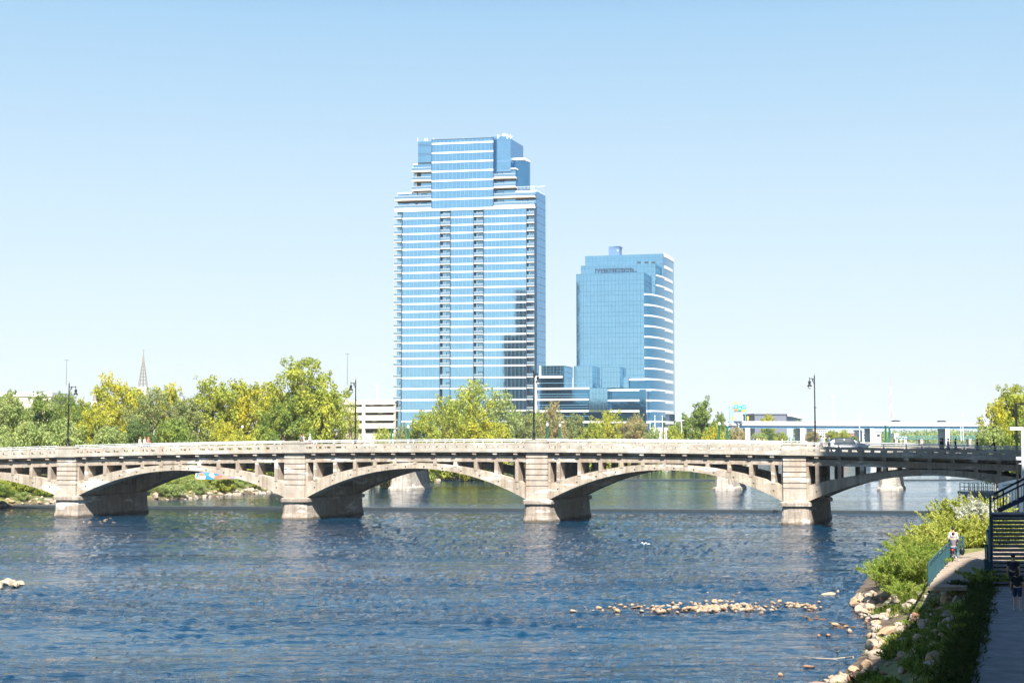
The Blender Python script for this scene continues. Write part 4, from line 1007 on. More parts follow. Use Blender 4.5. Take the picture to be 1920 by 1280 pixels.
LM = {
 'green': leafmat('leaf_green', (.11, .19, .04), (.21, .31, .06), (.31, .39, .09), (.42, .44, .07), .30),
 'yellowgreen': leafmat('leaf_yellow_green', (.18, .25, .04), (.36, .42, .07), (.50, .54, .10), (.62, .58, .07), .35),
 'gold': leafmat('leaf_gold', (.22, .26, .04), (.42, .45, .06), (.56, .55, .07), (.70, .60, .05), .45),
 'olive': leafmat('leaf_olive', (.14, .19, .07), (.25, .31, .11), (.37, .41, .16), (.46, .45, .14), .3),
 'rust': leafmat('leaf_rust', (.22, .25, .09), (.38, .36, .15), (.50, .42, .20), (.52, .34, .16), .4),
 'pale': leafmat('leaf_pale', (.18, .26, .08), (.33, .42, .13), (.46, .52, .19), (.46, .48, .16), .3),
 'dark': leafmat('leaf_dark', (.06, .11, .04), (.12, .20, .06), (.18, .27, .08), (.20, .25, .06), .2),
}
PROTO = {}
def crown_mesh(key, mat):
    k = (key, mat)
    if k not in PROTO:
        c, r_, mb, n, s = KIND[key]; PROTO[k] = (leaf_mesh("crown_" + key, c, r_, n, s, LM[mat], hash(key) % 1000 if False else sum(map(ord, key))), )
    return PROTO[k][0]
KIND = {'round1': tree_proto(1, 15, 6.2, 'round', 15000, .38), 'round2': tree_proto(2, 15, 6.6, 'round', 15000, .38), 'round3': tree_proto(9, 15, 7.2, 'loose', 14000, .38),
        'cone1': tree_proto(3, 15, 5.0, 'cone', 12000, .40), 'loose1': tree_proto(4, 15, 6.6, 'loose', 9500, .38), 'loose2': tree_proto(5, 15, 7.2, 'loose', 9500, .38),
        'low1': tree_proto(6, 6, 4.6, 'low', 9000, .30), 'low2': tree_proto(8, 6, 5.2, 'low', 9000, .30), 'big': tree_proto(11, 20, 7.6, 'round', 26000, .38)}
TRUNK = {}
for k_, v_ in KIND.items(): TRUNK[k_] = v_[2].mesh("trunk_" + k_, M['bark'])
BASE = {'round1': (15, 6.2), 'round2': (15, 6.6), 'round3': (15, 7.2), 'cone1': (15, 5.0), 'loose1': (15, 6.6), 'loose2': (15, 7.2), 'low1': (6, 4.6), 'low2': (6, 5.2), 'big': (20, 7.6)}
def tree(px, ytop, wpx, D, key, mat, label, group=None, zg=None, name=None):
    t_ = at(px, ytop, D); zg = terrain_z(t_.x, D) - .1 if zg is None else zg
    h0, r0 = BASE[key]; h = (t_.z - zg); sz = h / (h0 * 1.02); sx = (wpx / FPX * D * .5) / (r0 * 1.05)
    low = key.startswith('low'); nm = name or ("bush" if low else "tree")
    t = thing(nm, label, "bush" if low else "tree", (t_.x, D, zg), group)
    for nm_, me in (("crown", crown_mesh(key, mat)), ("trunk", TRUNK[key])):
        o = bpy.data.objects.new(nm_, me); COL.objects.link(o); o.parent = t
    t.scale = (sx, sx, sz); t.rotation_euler.z = rnd.uniform(0, 6.28)
TG = "trees on the left bank behind the bridge"
for args in (
 (18, 732, 95, 232, 'round1', 'pale', "leftmost pale green tree, cut by the left edge of the picture"),
 (78, 738, 110, 240, 'round2', 'green', "green tree just left of the leftmost street lamp"),
 (128, 736, 80, 246, 'loose1', 'green', "thin green tree right behind the leftmost street lamp"),
 (215, 703, 120, 262, 'round3', 'gold', "yellow-gold topped tree below the lattice steeple's left side"),
 (176, 768, 100, 236, 'round2', 'gold', "low golden tree between the leftmost lamp and the tall gold tree"),
 (285, 728, 125, 250, 'loose2', 'olive', "grey-green tree directly in front of the lattice steeple"),
 (350, 746, 90, 243, 'round1', 'olive', "olive rounded tree between steeple and broad yellow-green tree"),
 (395, 709, 120, 258, 'round2', 'yellowgreen', "broad yellow-green tree left of the golden tree beside the biggest tree"),
 (462, 714, 110, 262, 'round1', 'gold', "golden tree pressed against the left side of the biggest tree"),
 (568, 664, 165, 252, 'big', 'yellowgreen', "biggest tree, tall green and yellow crown left of the parking deck"),
 (535, 745, 110, 244, 'round3', 'green', "darker green tree in front of the biggest tree's left half"),
 (610, 720, 110, 246, 'round1', 'yellowgreen', "yellow-green tree in front of the biggest tree's right half"),
 (655, 752, 60, 249, 'loose1', 'yellowgreen', "narrow yellow-green tree at the second street lamp beside the parking deck"),
 (20, 758, 120, 262, 'round2', 'pale', "pale tree filling the gap behind the two leftmost green trees"),
 (150, 748, 90, 258, 'round1', 'yellowgreen', "yellow-green tree filling the gap right of the leftmost lamp"),
 (255, 730, 100, 272, 'round1', 'yellowgreen', "yellow-green tree behind the grey-green tree at the steeple's foot"),
 (318, 722, 100, 270, 'round2', 'gold', "golden-green tree right of the steeple, behind the olive tree"),
 (430, 722, 90, 272, 'round3', 'yellowgreen', "yellow-green tree behind and between the broad tree and the golden one"),
 (500, 722, 90, 270, 'round2', 'gold', "golden tree peeping out left behind the biggest tree"),
 (862, 748, 110, 325, 'round2', 'pale', "pale tree filling the middle behind the tall airy tree"),
 (1005, 772, 90, 350, 'round1', 'yellowgreen', "yellow-green tree right behind the third street lamp"),
 (50, 792, 110, 222, 'low2', 'pale', "pale rounded bush above the bridge rail at the far left"),
 (122, 788, 110, 224, 'low1', 'pale', "pale green bush behind the leftmost lamp's foot"),
 (205, 800, 95, 228, 'low2', 'pale', "pale bush right of the leftmost lamp's foot"),
 (262, 790, 80, 232, 'low1', 'dark', "dark green bush behind the three walkers on the left"),
 (330, 786, 100, 234, 'low2', 'green', "green bush below the olive tree, right of the three walkers"),
 (425, 792, 90, 240, 'low1', 'gold', "small golden bush left of the first green lamp post"),
 (490, 796, 70, 244, 'low2', 'yellowgreen', "yellow-green bush between first and second green lamp posts"),
 (716, 803, 60, 262, 'low2', 'yellowgreen', "bright clipped round bush in front of the parking deck"),
 (752, 798, 50, 266, 'low1', 'olive', "grey-green bush between two green posts at the tower's foot"),
 (795, 772, 90, 290, 'round2', 'yellowgreen', "small yellowish tree at the lower left corner of the tallest tower"),
 (838, 742, 100, 305, 'loose1', 'yellowgreen', "airy tree before the tallest tower, left of its tallest neighbour"),
 (885, 711, 130, 312, 'loose2', 'yellowgreen', "tallest airy yellow-green tree in front of the tallest tower"),
 (942, 730, 100, 322, 'loose1', 'pale', "pale tree between the tall airy tree and the third street lamp"),
 (905, 775, 120, 300, 'round3', 'gold', "low golden-green tree in front of the tower's middle trees"),
 (985, 768, 90, 330, 'loose2', 'olive', "olive tree behind the third street lamp's post"),
 (1035, 752, 70, 345, 'loose1', 'rust', "reddish-tipped tree just right of the third street lamp"),
 (1078, 776, 80, 352, 'round2', 'olive', "olive rounded tree below the podium's corner block"),
 (1140, 768, 80, 360, 'loose2', 'gold', "orange-gold tree in front of the podium's middle"),
 (1112, 792, 80, 350, 'round1', 'yellowgreen', "short yellow-green tree between the olive and orange-gold trees"),
 (1188, 776, 75, 372, 'round3', 'rust', "rust-brown tree before the podium's right half"),
 (1225, 804, 60, 366, 'low1', 'pale', "low bush at the foot of the white podium columns"),
 (1262, 797, 60, 374, 'low2', 'yellowgreen', "low yellow-green bush right of the podium columns"),
 (1317, 750, 78, 384, 'cone1', 'green', "tall green pointed tree between the office tower and the freeway"),
 (1288, 775, 60, 395, 'round1', 'green', "green tree left of the pointed tree by the office tower"),
 (1350, 775, 50, 392, 'round2', 'green', "green tree right of the pointed tree by the freeway end"),
 (1338, 800, 60, 378, 'low1', 'gold', "small golden bush at the pointed tree's foot"),
 (1378, 800, 50, 400, 'low2', 'rust', "brownish bush beside the freeway's first pier"),
):
    tree(*args, group=TG)
for args in (
 (1441, 777, 48, 596, 'round2', 'gold', "golden tree showing above the freeway in front of the dark grey block", "trees around the freeway"),
 (1440, 806, 60, 560, 'low1', 'dark', "dark bush under the freeway between its first two piers", "trees around the freeway"),
 (1425, 812, 50, 440, 'low2', 'pale', "pale bush under the freeway beside its first pier", "trees around the freeway"),
 (1465, 811, 40, 442, 'low1', 'yellowgreen', "yellow-green bush under the freeway behind the crowd", "trees around the freeway"),
 (1498, 788, 30, 600, 'low2', 'olive', "little olive tree on the skyline beside the curved white roof", "trees around the freeway"),
 (1525, 807, 40, 560, 'round1', 'rust', "brownish tree under the freeway behind the fourth street lamp", "trees around the freeway"),
 (1560, 807, 40, 620, 'round2', 'yellowgreen', "yellow-green tree left of the low brick building", "trees around the freeway"),
 (1583, 806, 34, 610, 'low2', 'yellowgreen', "rounded yellow-green bush overlapping the brick building", "trees around the freeway"),
 (1605, 818, 24, 610, 'low1', 'green', "small green bush between brick and white buildings", "trees around the freeway")):
    tree(*args, zg=3)
for args in (
 (1900, 716, 110, 205, 'big', 'yellowgreen', "tall yellow-green tree at the right edge above the bridge end"),
 (1868, 748, 85, 198, 'loose1', 'gold', "loose golden branches leaning left of the right-edge tree"),
 (1862, 800, 90, 192, 'low2', 'pale', "pale green bush under the right-edge tree"),
 (1912, 790, 80, 190, 'low1', 'green', "green bush behind the square black lamp at the right edge")):
    tree(*args, group="trees at the right end of the bridge", zg=3.2)
# distant wooded hills
def treeline(name, pts, D, depth, mat, seed, kind='stuff'):
    rg = random.Random(seed); mb = MB(); cents, rads = [], []
    for i in range(len(pts) - 1):
        (x0, y0), (x1, y1) = pts[i], pts[i + 1]; n = max(2, int((x1 - x0) / 3.0))
        for k in range(n):
            f = (k + rg.random()) / n; px = x0 + (x1 - x0) * f; py = y0 + (y1 - y0) * f + rg.uniform(-.5, 1.2)
            for row in range(4):
                d = D + depth * row / 4 - rg.uniform(0, depth * .2); t_ = at(px, py + (3 - row) * 2.2, d); rr = rg.uniform(4, 8) * D / 1500
                cents.append((t_.x, d, t_.z - rr * .7)); rads.append((rr, rr, rr * .8))
                cents.append((t_.x, d, t_.z - rr * 2.0)); rads.append((rr, rr, rr * .9))
    me = leaf_mesh(name, cents, rads, 26000, 2.6 * D / 1500, mat, seed); return tag(link(name, me), kind=kind)
tag(treeline("distant_woods", [(1370, 812), (1560, 811), (1640, 808), (1700, 806), (1760, 805), (1860, 807), (1960, 806)], 1700, 300, LM['green'], 3), "hazy distant wooded hills along the horizon under the freeway", "woods")
tag(treeline("riverside_woods", [(1210, 816), (1300, 816), (1400, 815), (1560, 815), (1660, 818), (1690, 820)], 820, 120, LM['olive'], 5), "far riverbank trees seen low between the freeway piers", "woods")

# ------------------------------------------------------------------ right bank: path, boardwalk, stairs
PZ = 2.62
G = lambda px, py, z=PZ: gnd(px, py, z)
m = MB(); pl = [G(1857, 1099), G(1846, 1140), G(1830, 1200), G(1806, 1290)]
pl2 = [(p.x, p.y) for p in pl] + [(3.4, 20), (18, 20), (32, 60), (36, pl[0].y)]
m.slab(pl2, PZ - .35, PZ); tag(m.obj("footpath", M['path']), kind='structure')
m = MB()
dirp = (pl[0] - pl[3]).normalized()
for i in range(14):
    c = pl[3] + dirp * (i * 2.4 - 6); nrm = Vector((dirp.y, -dirp.x, 0))
    if c.y > pl[0].y - .5: break
    a = c + nrm * .05; b = c + nrm * 14
    m.slab([(a.x, a.y), (b.x, b.y), (b.x + dirp.x * .03, b.y + dirp.y * .03), (a.x + dirp.x * .03, a.y + dirp.y * .03)], PZ + .001, PZ + .004)
tag(m.obj("path_joints", M['dark']), kind='structure')
# boardwalk of cross planks
bl_ = [G(1739, 1100), G(1757, 1076), G(1779, 1053), G(1800, 1040.5), G(1846, 1031.5), G(1905, 1026)]
br_ = [G(1856, 1100), G(1856, 1078), G(1862, 1062), G(1876, 1052), G(1902, 1044), G(1940, 1038)]
def along(pts, f):
    x = f * (len(pts) - 1); i = min(int(x), len(pts) - 2); return pts[i].lerp(pts[i + 1], x - i)
m = MB(); nP = 110
for i in range(nP):
    f0, f1 = (i + .06) / nP, (i + .94) / nP; dz = rnd.uniform(-.006, .006)
    q = [along(bl_, f0), along(br_, f0), along(br_, f1), along(bl_, f1)]; m.slab([(p.x, p.y) for p in q], PZ - .05 + dz, PZ + .03 + dz)
bw = m.obj("boardwalk", M['wood']); tag(bw, "weathered wooden boardwalk curving from the path toward the stairs' far side", "boardwalk")
m = MB()
q = [along(bl_, i / 10) for i in range(11)] + [along(br_, 1 - i / 10) for i in range(11)]
m.slab([(p.x, p.y) for p in q], PZ - .16, PZ - .06); link("support_beams", m.mesh("support_beams", M['wood']), bw)
# railing on the river side
rt = thing("boardwalk_railing", "teal metal railing on the river side of the boardwalk", "railing", bl_[0])
pts = [along(bl_, f) + Vector((.05, 0, 0)) for f in np.linspace(.005, .62, 10)]
for p in pts: m = MB(); m.box(p.x - .045, p.x + .045, p.y - .045, p.y + .045, PZ - .3, PZ + 1.1); m.obj("post", M['teal_metal'], rt)
m = MB()
for a, b in zip(pts, pts[1:]):
    for zz, r_ in ((1.12, .05), (.98, .03), (.14, .03)): m.tube(a + Vector((0, 0, zz)), b + Vector((0, 0, zz)), r_, n=6)
m.obj("top_rail", M['teal_metal'], rt)
m = MB()
for a, b in zip(pts, pts[1:]):
    n_ = max(3, int((b - a).length / .2))
    for i in range(1, n_): p = a.lerp(b, i / n_); m.tube(p + Vector((0, 0, .14)), p + Vector((0, 0, .98)), .011, n=4)
m.obj("balusters", M['teal_metal'], rt)
# teal fence panels between boardwalk and stairs
ft = thing("panel_fence", "tall dark teal panel fence between the boardwalk and the stairs", "fence", G(1848, 1096))
fp = [G(1848, 1094), G(1850, 1076), G(1853, 1062), G(1856, 1052)]; hs = [1.15, 1.5, 2.0, 2.0]
for i in range(3):
    m = MB(); a, b = fp[i], fp[i + 1]; h0, h1 = hs[i], hs[i + 1]
    m.add([(a.x, a.y, PZ), (b.x, b.y, PZ), (b.x, b.y, PZ + h1), (a.x, a.y, PZ + h0), (a.x + .05, a.y, PZ), (b.x + .05, b.y, PZ), (b.x + .05, b.y, PZ + h1), (a.x + .05, a.y, PZ + h0)], [(0, 1, 2, 3), (4, 7, 6, 5), (0, 4, 5, 1), (1, 5, 6, 2), (2, 6, 7, 3), (3, 7, 4, 0)])
    m.obj("panel", M['teal_metal'], ft)
for p, h_ in zip(fp, hs): m = MB(); m.box(p.x - .06, p.x + .1, p.y - .06, p.y + .06, PZ, PZ + h_ + .08); m.obj("post", M['teal_metal'], ft)
# stairs
c0 = G(1862, 1098); SF = Frame((c0.x, c0.y), (1, -.02), (.352, 1)); SWd = 4.6; NS = 18; RI, RU = .183, .26
M['wood_dark'] = plain('grey_tread', (.20, .21, .23), .7, var=.3, scale=3)
st = thing("staircase", "dark open-riser outdoor stairs climbing from the shaded path at the right edge", "stairs", (c0.x, c0.y, PZ))
for i in range(NS):
    z = PZ + RI * (i + 1); y = RU * i; m = MB(); m.box(0, SWd, y, y + .29, z - .07, z, SF); m.obj("tread", M['wood_dark'], st); m = MB(); m.box(0.01, SWd - .01, y + .2, y + .23, z - RI + .035, z - .073, SF); m.obj("riser", M['frame_dark'], st)  # dark riser plates added to stand in for shade behind the treads
zt_s = PZ + RI * NS; yt_s = RU * NS
for x in (-.06, SWd / 2, SWd):
    m = MB(); vs = [SF.P(x + dx, y, z) for dx in (0, .06) for (y, z) in ((-.12, PZ), (yt_s, zt_s - .03), (yt_s, zt_s - .36), (.25, PZ))]
    m.add(vs, [(0, 1, 2, 3), (4, 7, 6, 5), (0, 4, 5, 1), (1, 5, 6, 2), (2, 6, 7, 3), (3, 7, 4, 0)]); m.obj("stringer", M['frame_dark'], st)
m = MB(); m.box(-.1, SWd + .1, yt_s, yt_s + 1.9, zt_s - .1, zt_s - .02, SF); m.box(-.1, SWd + .1, yt_s - .02, yt_s + .06, zt_s - .3, zt_s - .1, SF); m.obj("landing", M['wood_dark'], st)
for x, y, z0, z1 in ((-.14, -.1, PZ, PZ + 1.2), (-.14, yt_s, PZ - .5, zt_s + 1.0), (-.14, yt_s + 1.8, PZ - .5, zt_s + 1.0), (SWd, yt_s + 1.7, PZ - .5, zt_s)):
    m = MB(); m.box(x - .05, x + .05, y - .05, y + .05, z0, z1, SF); m.obj("post", M['teal_metal'], st)
m = MB()
for dz in (.35, 1.0): m.tube(SF.P(-.14, yt_s, zt_s + dz), SF.P(-.14, yt_s + 1.8, zt_s + dz), .028, n=6)
m.tube(SF.P(-.14, -.1, PZ + 1.15), SF.P(-.14, yt_s, zt_s + 1.0), .03, n=6); m.tube(SF.P(-.14, -.1, PZ + .5), SF.P(-.14, yt_s, zt_s + .35), .022, n=6)
for i in range(26):
    f = i / 25; m.tube(SF.P(-.14, -.1 + (yt_s + .1) * f, PZ + .2 + (zt_s - PZ) * f), SF.P(-.14, -.1 + (yt_s + .1) * f, PZ + 1.15 + (zt_s - PZ - .15) * f), .012, n=4)
for i in range(1, 12): y = yt_s + 1.8 * i / 12; m.tube(SF.P(-.14, y, zt_s), SF.P(-.14, y, zt_s + 1.0), .012, n=4)
m.obj("railing", M['teal_metal'], st)
# second flight climbing to the right behind the landing
f1 = yt_s + 2.0; x2 = .35
s2 = thing("staircase", "upper flight of dark stairs with black railings rising toward the right edge", "stairs", SF.P(x2, f1, zt_s))
for i in range(13):
    m = MB(); z = zt_s + .145 * (i + 1); x = x2 + .29 * i; m.box(x, x + .31, f1, f1 + 1.6, z - .055, z, SF); m.obj("tread", M['wood_dark'], s2)
xe, ze = x2 + .29 * 13, zt_s + .145 * 13
for y in (f1 - .06, f1 + 1.6): m = MB(); m.prism([(x2 - .1, zt_s - .1), (xe, ze - .2), (xe, ze + .02), (x2 - .1, zt_s + .12)], y, y + .06, SF); m.obj("stringer", M['frame_dark'], s2)
for y in (f1 - .03, f1 + 1.63):
    m = MB()
    for dz, r_ in ((1.05, .04), (.78, .028), (.12, .028)): m.tube(SF.P(x2 - .3, y, zt_s + dz - .15), SF.P(xe, y, ze + dz), r_, n=6)
    for i in range(26):
        f = i / 25; x = x2 - .3 + (xe - x2 + .3) * f; z = (zt_s - .15) + (ze - zt_s + .15) * f; big = i % 8 == 3; m.tube(SF.P(x, y, z), SF.P(x, y, z + (1.05 if big else .78)), .035 if big else .012, n=4)
    m.obj("railing", M['black'], s2)
# curved pale retaining wall by the bridge end
m = MB(); wp = []
for i in range(15):
    f = i / 14; px = 1873 + 90 * f; D = 126 - 12 * f ** .5 * 1.0 + 6 * (1 - f) ** 2
    wp.append((at(px, 905, D), at(px, 906 - 9 * math.sin(min(1, f * 1.6) * math.pi / 2), D).z))
vs = []
for p, z in wp: vs += [(p.x, p.y, 1.0), (p.x, p.y, z), (p.x + .1, p.y + .5, z), (p.x + .1, p.y + .5, 1.0)]
m.add(vs, [(i * 4 + j, (i + 1) * 4 + j, (i + 1) * 4 + (j + 1) % 4, i * 4 + (j + 1) % 4) for i in range(14) for j in range(4)] + [(0, 1, 2, 3), (56, 59, 58, 57)])
wl = m.obj("retaining_wall", plain('pale_wall', (.82, .82, .80), .8, var=.08), smooth=False); tag(wl, "pale curved concrete retaining wall behind the upper stair railing", "retaining wall")
m = MB(); vs = []
for p, z in wp: vs += [(p.x, p.y - .02, z - .32), (p.x, p.y - .02, z - .24), (p.x, p.y + .01, z - .24), (p.x, p.y + .01, z - .32)]
m.add(vs, [(i * 4 + j, (i + 1) * 4 + j, (i + 1) * 4 + (j + 1) % 4, i * 4 + (j + 1) % 4) for i in range(14) for j in range(4)]); link("groove", m.mesh("groove", M['dark']), wl)
# square headed black lamp
a, b = at(1908, 900, 112), at(1908, 758, 112); t = thing("street_lamp", "slim square-armed black lamp at the right edge in front of the tree", "street lamp", (a.x, a.y, 4))
m = MB(); m.box(a.x - .07, a.x + .07, a.y - .07, a.y + .07, 3, b.z); m.obj("post", M['black'], t)
m = MB(); m.box(a.x - .1, a.x + 1.4, a.y - .06, a.y + .06, b.z, b.z + .12); m.obj("arm", M['black'], t)
m = MB(); m.box(a.x + .8, a.x + 1.4, a.y - .12, a.y + .12, b.z - .12, b.z - .003); m.obj("lamp_head", M['globe'], t)
# white frame at the very edge
a, b = at(1918.5, 965, 80), at(1918.5, 800, 80); t = thing("white_post", "white painted steel post with short side arms at the right edge above the stairs", "post", (a.x, a.y, 4))
m = MB(); m.box(a.x - .02, a.x + .10, a.y - .06, a.y + .06, a.z, b.z); m.obj("post", M['steel_white'], t)
m = MB()
for y, px in ((803, 1893), (859, 1905), (869, 1910)):
    c = at(px, y, 80); m.box(c.x, a.x - .05, c.y - .08, c.y + .08, c.z - (.09 if y < 865 else .04), c.z + (.09 if y < 865 else .04))
m.obj("arms", M['steel_white'], t)
# abutment pier in shade at right bridge end
# fishing platform in the river
a = at(1815, 922, 213); t = thing("fishing_platform", "dark railed viewing platform on piles over the river under the right arch", "platform", (a.x, a.y, UP1))
b = at(1878, 922, 213); zd = a.z; zr = at(1815, 906, 213).z
m = MB(); m.box(a.x, b.x, 213, 218, zd - .45, zd); m.box(a.x, b.x, 212.8, 213, zd - .7, zd - .45); m.obj("deck", M['wood_dark'], t)
m = MB()
for i in range(6):
    x = a.x + .15 + (b.x - a.x - .3) * i / 5
    for y in (213.2, 217.5): m.box(x - .13, x + .13, y - .13, y + .13, -1, zd - .4)
m.box(a.x + .1, b.x, 213.3, 213.5, zd - 1.1, zd - .9)
m.obj("piles", M['dark'], t)
m = MB()
for y in (213.1, 217.9):
    for z in (zr, (zr + zd) / 2, zd + .15): m.box(a.x + .3, b.x, y - .03, y + .03, z - .035, z + .035)
    for i in range(8): x = a.x + .35 + (b.x - a.x - .4) * i / 7; m.box(x - .05, x + .05, y - .05, y + .05, zd, zr)
for z in (zr, (zr + zd) / 2): m.box(a.x + .3, a.x + .36, 213.1, 217.9, z - .035, z + .035)
m.obj("railing", M['teal_metal'], t)

# ------------------------------------------------------------------ rocks
def rock_mesh(seed, mat):
    bm = bmesh.new(); bmesh.ops.create_icosphere(bm, subdivisions=3, radius=1.0)
    o = Vector((seed * 7.3, seed * 1.7, 0)); rg = random.Random(seed)
    planes = [(Vector((rg.gauss(0, 1), rg.gauss(0, 1), rg.gauss(0, .7))).normalized(), rg.uniform(.42, .78)) for _ in range(13)]
    for v in bm.verts:
        p = v.co.copy()
        for n_, d in planes:
            k = p.dot(n_)
            if k > d: p -= n_ * (k - d) * .97
        p *= 1.1 + .28 * mnoise.noise(p * 1.2 + o) + .12 * mnoise.noise(p * 3.4 + o) + .05 * mnoise.noise(p * 9 + o); v.co = Vector((p.x, p.y * .8, p.z * .62))
    me = bpy.data.meshes.new("rock_shape"); bm.to_mesh(me); bm.free(); me.materials.append(M[mat])
    me.polygons.foreach_set("use_smooth", [True] * len(me.polygons)); return me
RK = {k: [rock_mesh(i + 10 * j, k) for i in range(5)] for j, k in enumerate(('rock', 'rock_tan', 'rock_grey', 'rock_red'))}
def rock(x, y, z, s, kind='rock', label="", group=None, name="rock", sc=None, rz=None, cat="rock"):
    o = bpy.data.objects.new(name, rnd.choice(RK[kind])); COL.objects.link(o); o.location = (x, y, z)
    f = sc or (rnd.uniform(.8, 1.3), rnd.uniform(.8, 1.2), rnd.uniform(.7, 1.15)); o.scale = (s * f[0], s * f[1], s * f[2])
    o.rotation_euler = (rnd.uniform(-.2, .2), rnd.uniform(-.2, .2), rnd.uniform(0, 6.28) if rz is None else rz); return tag(o, label, cat, group)
gI = "rocks of the stony shoal in the river"; lI = "pale or tan rock among many in the low stony shoal lying in mid river"
cnt = 0
def shoal(px, py, s, kind=None, z=0.0):
    s *= .8
    p = gnd(px, py, 0); rock(p.x, p.y, z + s * .12, s, kind or rnd.choice(['rock'] * 2 + ['rock_tan'] * 3 + ['rock_grey']), lI, gI, "river_rock")
for i in range(150):
    while True:
        a, b = rnd.gauss(0, .5), rnd.gauss(0, .5)
        if a * a + b * b < 1.2: break
    px = 1330 + 110 * a; py = 1140 + (11 + max(0, px - 1330) * .05) * b - (px - 1325) * .0; shoal(px, py, rnd.uniform(.13, .34))
for i in range(28): shoal(rnd.uniform(1150, 1235), rnd.uniform(1131, 1149), rnd.uniform(.10, .27))
for i in range(62): shoal(rnd.uniform(1400, 1540), rnd.uniform(1127, 1140) + rnd.uniform(0, 8), rnd.uniform(.10, .28))
for px, py, s in ((1122, 1141, .3), (1113, 1146, .22), (1130, 1145, .24), (1096, 1138, .12), (1143, 1139, .22), (1480, 1131, .3), (1495, 1133, .25)): shoal(px, py, s)
def single(px, py, s, kind, label, name="rock", sc=None, rz=None, dz=.1): p = gnd(px, py, 0); return rock(p.x, p.y, s * dz, s, kind, label, None, name, sc, rz)
single(1076, 1147, .30, 'rock', "pale rock at the far left tip of the mid-river shoal")
single(1327, 1112, .17, 'rock', "small pale rock alone behind the densest part of the shoal")
single(1375, 1116, .14, 'rock_grey', "tiny rock behind the shoal, left of the other tiny one")
single(1386, 1112, .12, 'rock', "tiny rock behind the shoal, farther back than its neighbour")
single(1554, 1116, .40, 'rock', "wedge-shaped pale rock standing alone in the water left of the bank", sc=(1.3, .7, .75), rz=.1)
single(1571, 1110, .20, 'rock', "small pale rock between the wedge-shaped rock and the bank pile")
single(1567, 1172, .26, 'rock_tan', "flat tan rock in calm water, farthest left of three near the bank", sc=(1.3, .8, .7), rz=0)
single(1585, 1175, .18, 'rock_tan', "small brown rock between flat tan rock and round pale rock")
single(1592, 1184, .24, 'rock', "round pale rock in calm water close to the muddy shore")
single(1536, 1193, .17, 'rock_red', "reddish brown wet rock, left one of a pair in calm water")
single(1552, 1192, .17, 'rock_red', "darker brown wet rock, right one of a pair in calm water")
single(1518, 1250, .26, 'rock_red', "flat dark brown rock breaking the surface below the driftwood branch", sc=(1.5, .8, .4), rz=0)
single(1464, 1266, .17, 'rock_tan', "small tan rock alone at the bottom of the picture in open water")
single(1570, 1222, .10, 'rock_tan', "little orange stone above the driftwood branch")
single(1500, 1107, .12, 'rock_tan', "very small stone in smooth water left of the wedge-shaped rock")
for i in range(52):
    p = gnd(1500 + i * 1.9 + rnd.uniform(-5, 5), 1152 + i * .45 + rnd.uniform(-5, 6), 0); s = rnd.uniform(.10, .24)
    rock(p.x, p.y, -.02 - s * .1, s, rnd.choice(['rock_tan', 'rock_red']), "wet brown stone in the shallow riffle between shoal and bank", "wet stones in the riffle", "wet_stone", (1.5, .9, .5))
# left edge shoal and stones by the first pier
for i in range(24):
    px = rnd.uniform(-40, 46); py = 1098 + rnd.uniform(-9, 5) * (1 - max(0, px) / 60); p = gnd(px, py, 0)
    rock(p.x, p.y, .1, rnd.uniform(.2, .5), 'rock', "pale rock in the small shoal cut by the left picture edge", "rocks of the left edge shoal", "river_rock")
for i in range(14):
    p = gnd(rnd.uniform(140, 215), rnd.uniform(971, 982), 0); rock(p.x, p.y, -.02, rnd.uniform(.15, .45), 'rock', "pale stone in shallow water in front of the first visible pier", "stones by the first pier", "river_rock", (1.4, .8, .4))
# bank boulders
lB = "boulder among weeds on the rocky right bank"; gB = "boulders on the rocky right bank"
PATHX = lambda y: float(np.interp(y, [20, pl[3].y, pl[0].y, 72], [3.4, pl[3].x, pl[0].x, 21.0]))
placed = []
def bankrock(x, y, s, kind=None, label=None, grp=True, sc=None, dz=.22, name="boulder"):
    placed.append((x, y, s)); kind = kind or rnd.choice(['rock'] * 3 + ['rock_grey'] * 3 + ['rock_tan'] * 3 + ['rock_red']); return rock(x, y, terrain_z(x, y) + s * dz, s, kind or rnd.choice(['rock'] * 3 + ['rock_grey'] * 3 + ['rock_tan'] * 2), label or "%s boulder %s, %s" % ({'rock': 'pale', 'rock_grey': 'grey', 'rock_tan': 'tan', 'rock_red': 'reddish'}[kind or 'rock'], "at the waterline" if x < Redge(y) + 1 else "beside the grass verge of the path" if x > PATHX(y) - 2 else "halfway up the rocky bank", "near the boardwalk" if y > 62 else "at the picture's lower edge" if y < 48 else "between mud flat and shadow"), gB if grp else None, name, sc, None, "boulder")
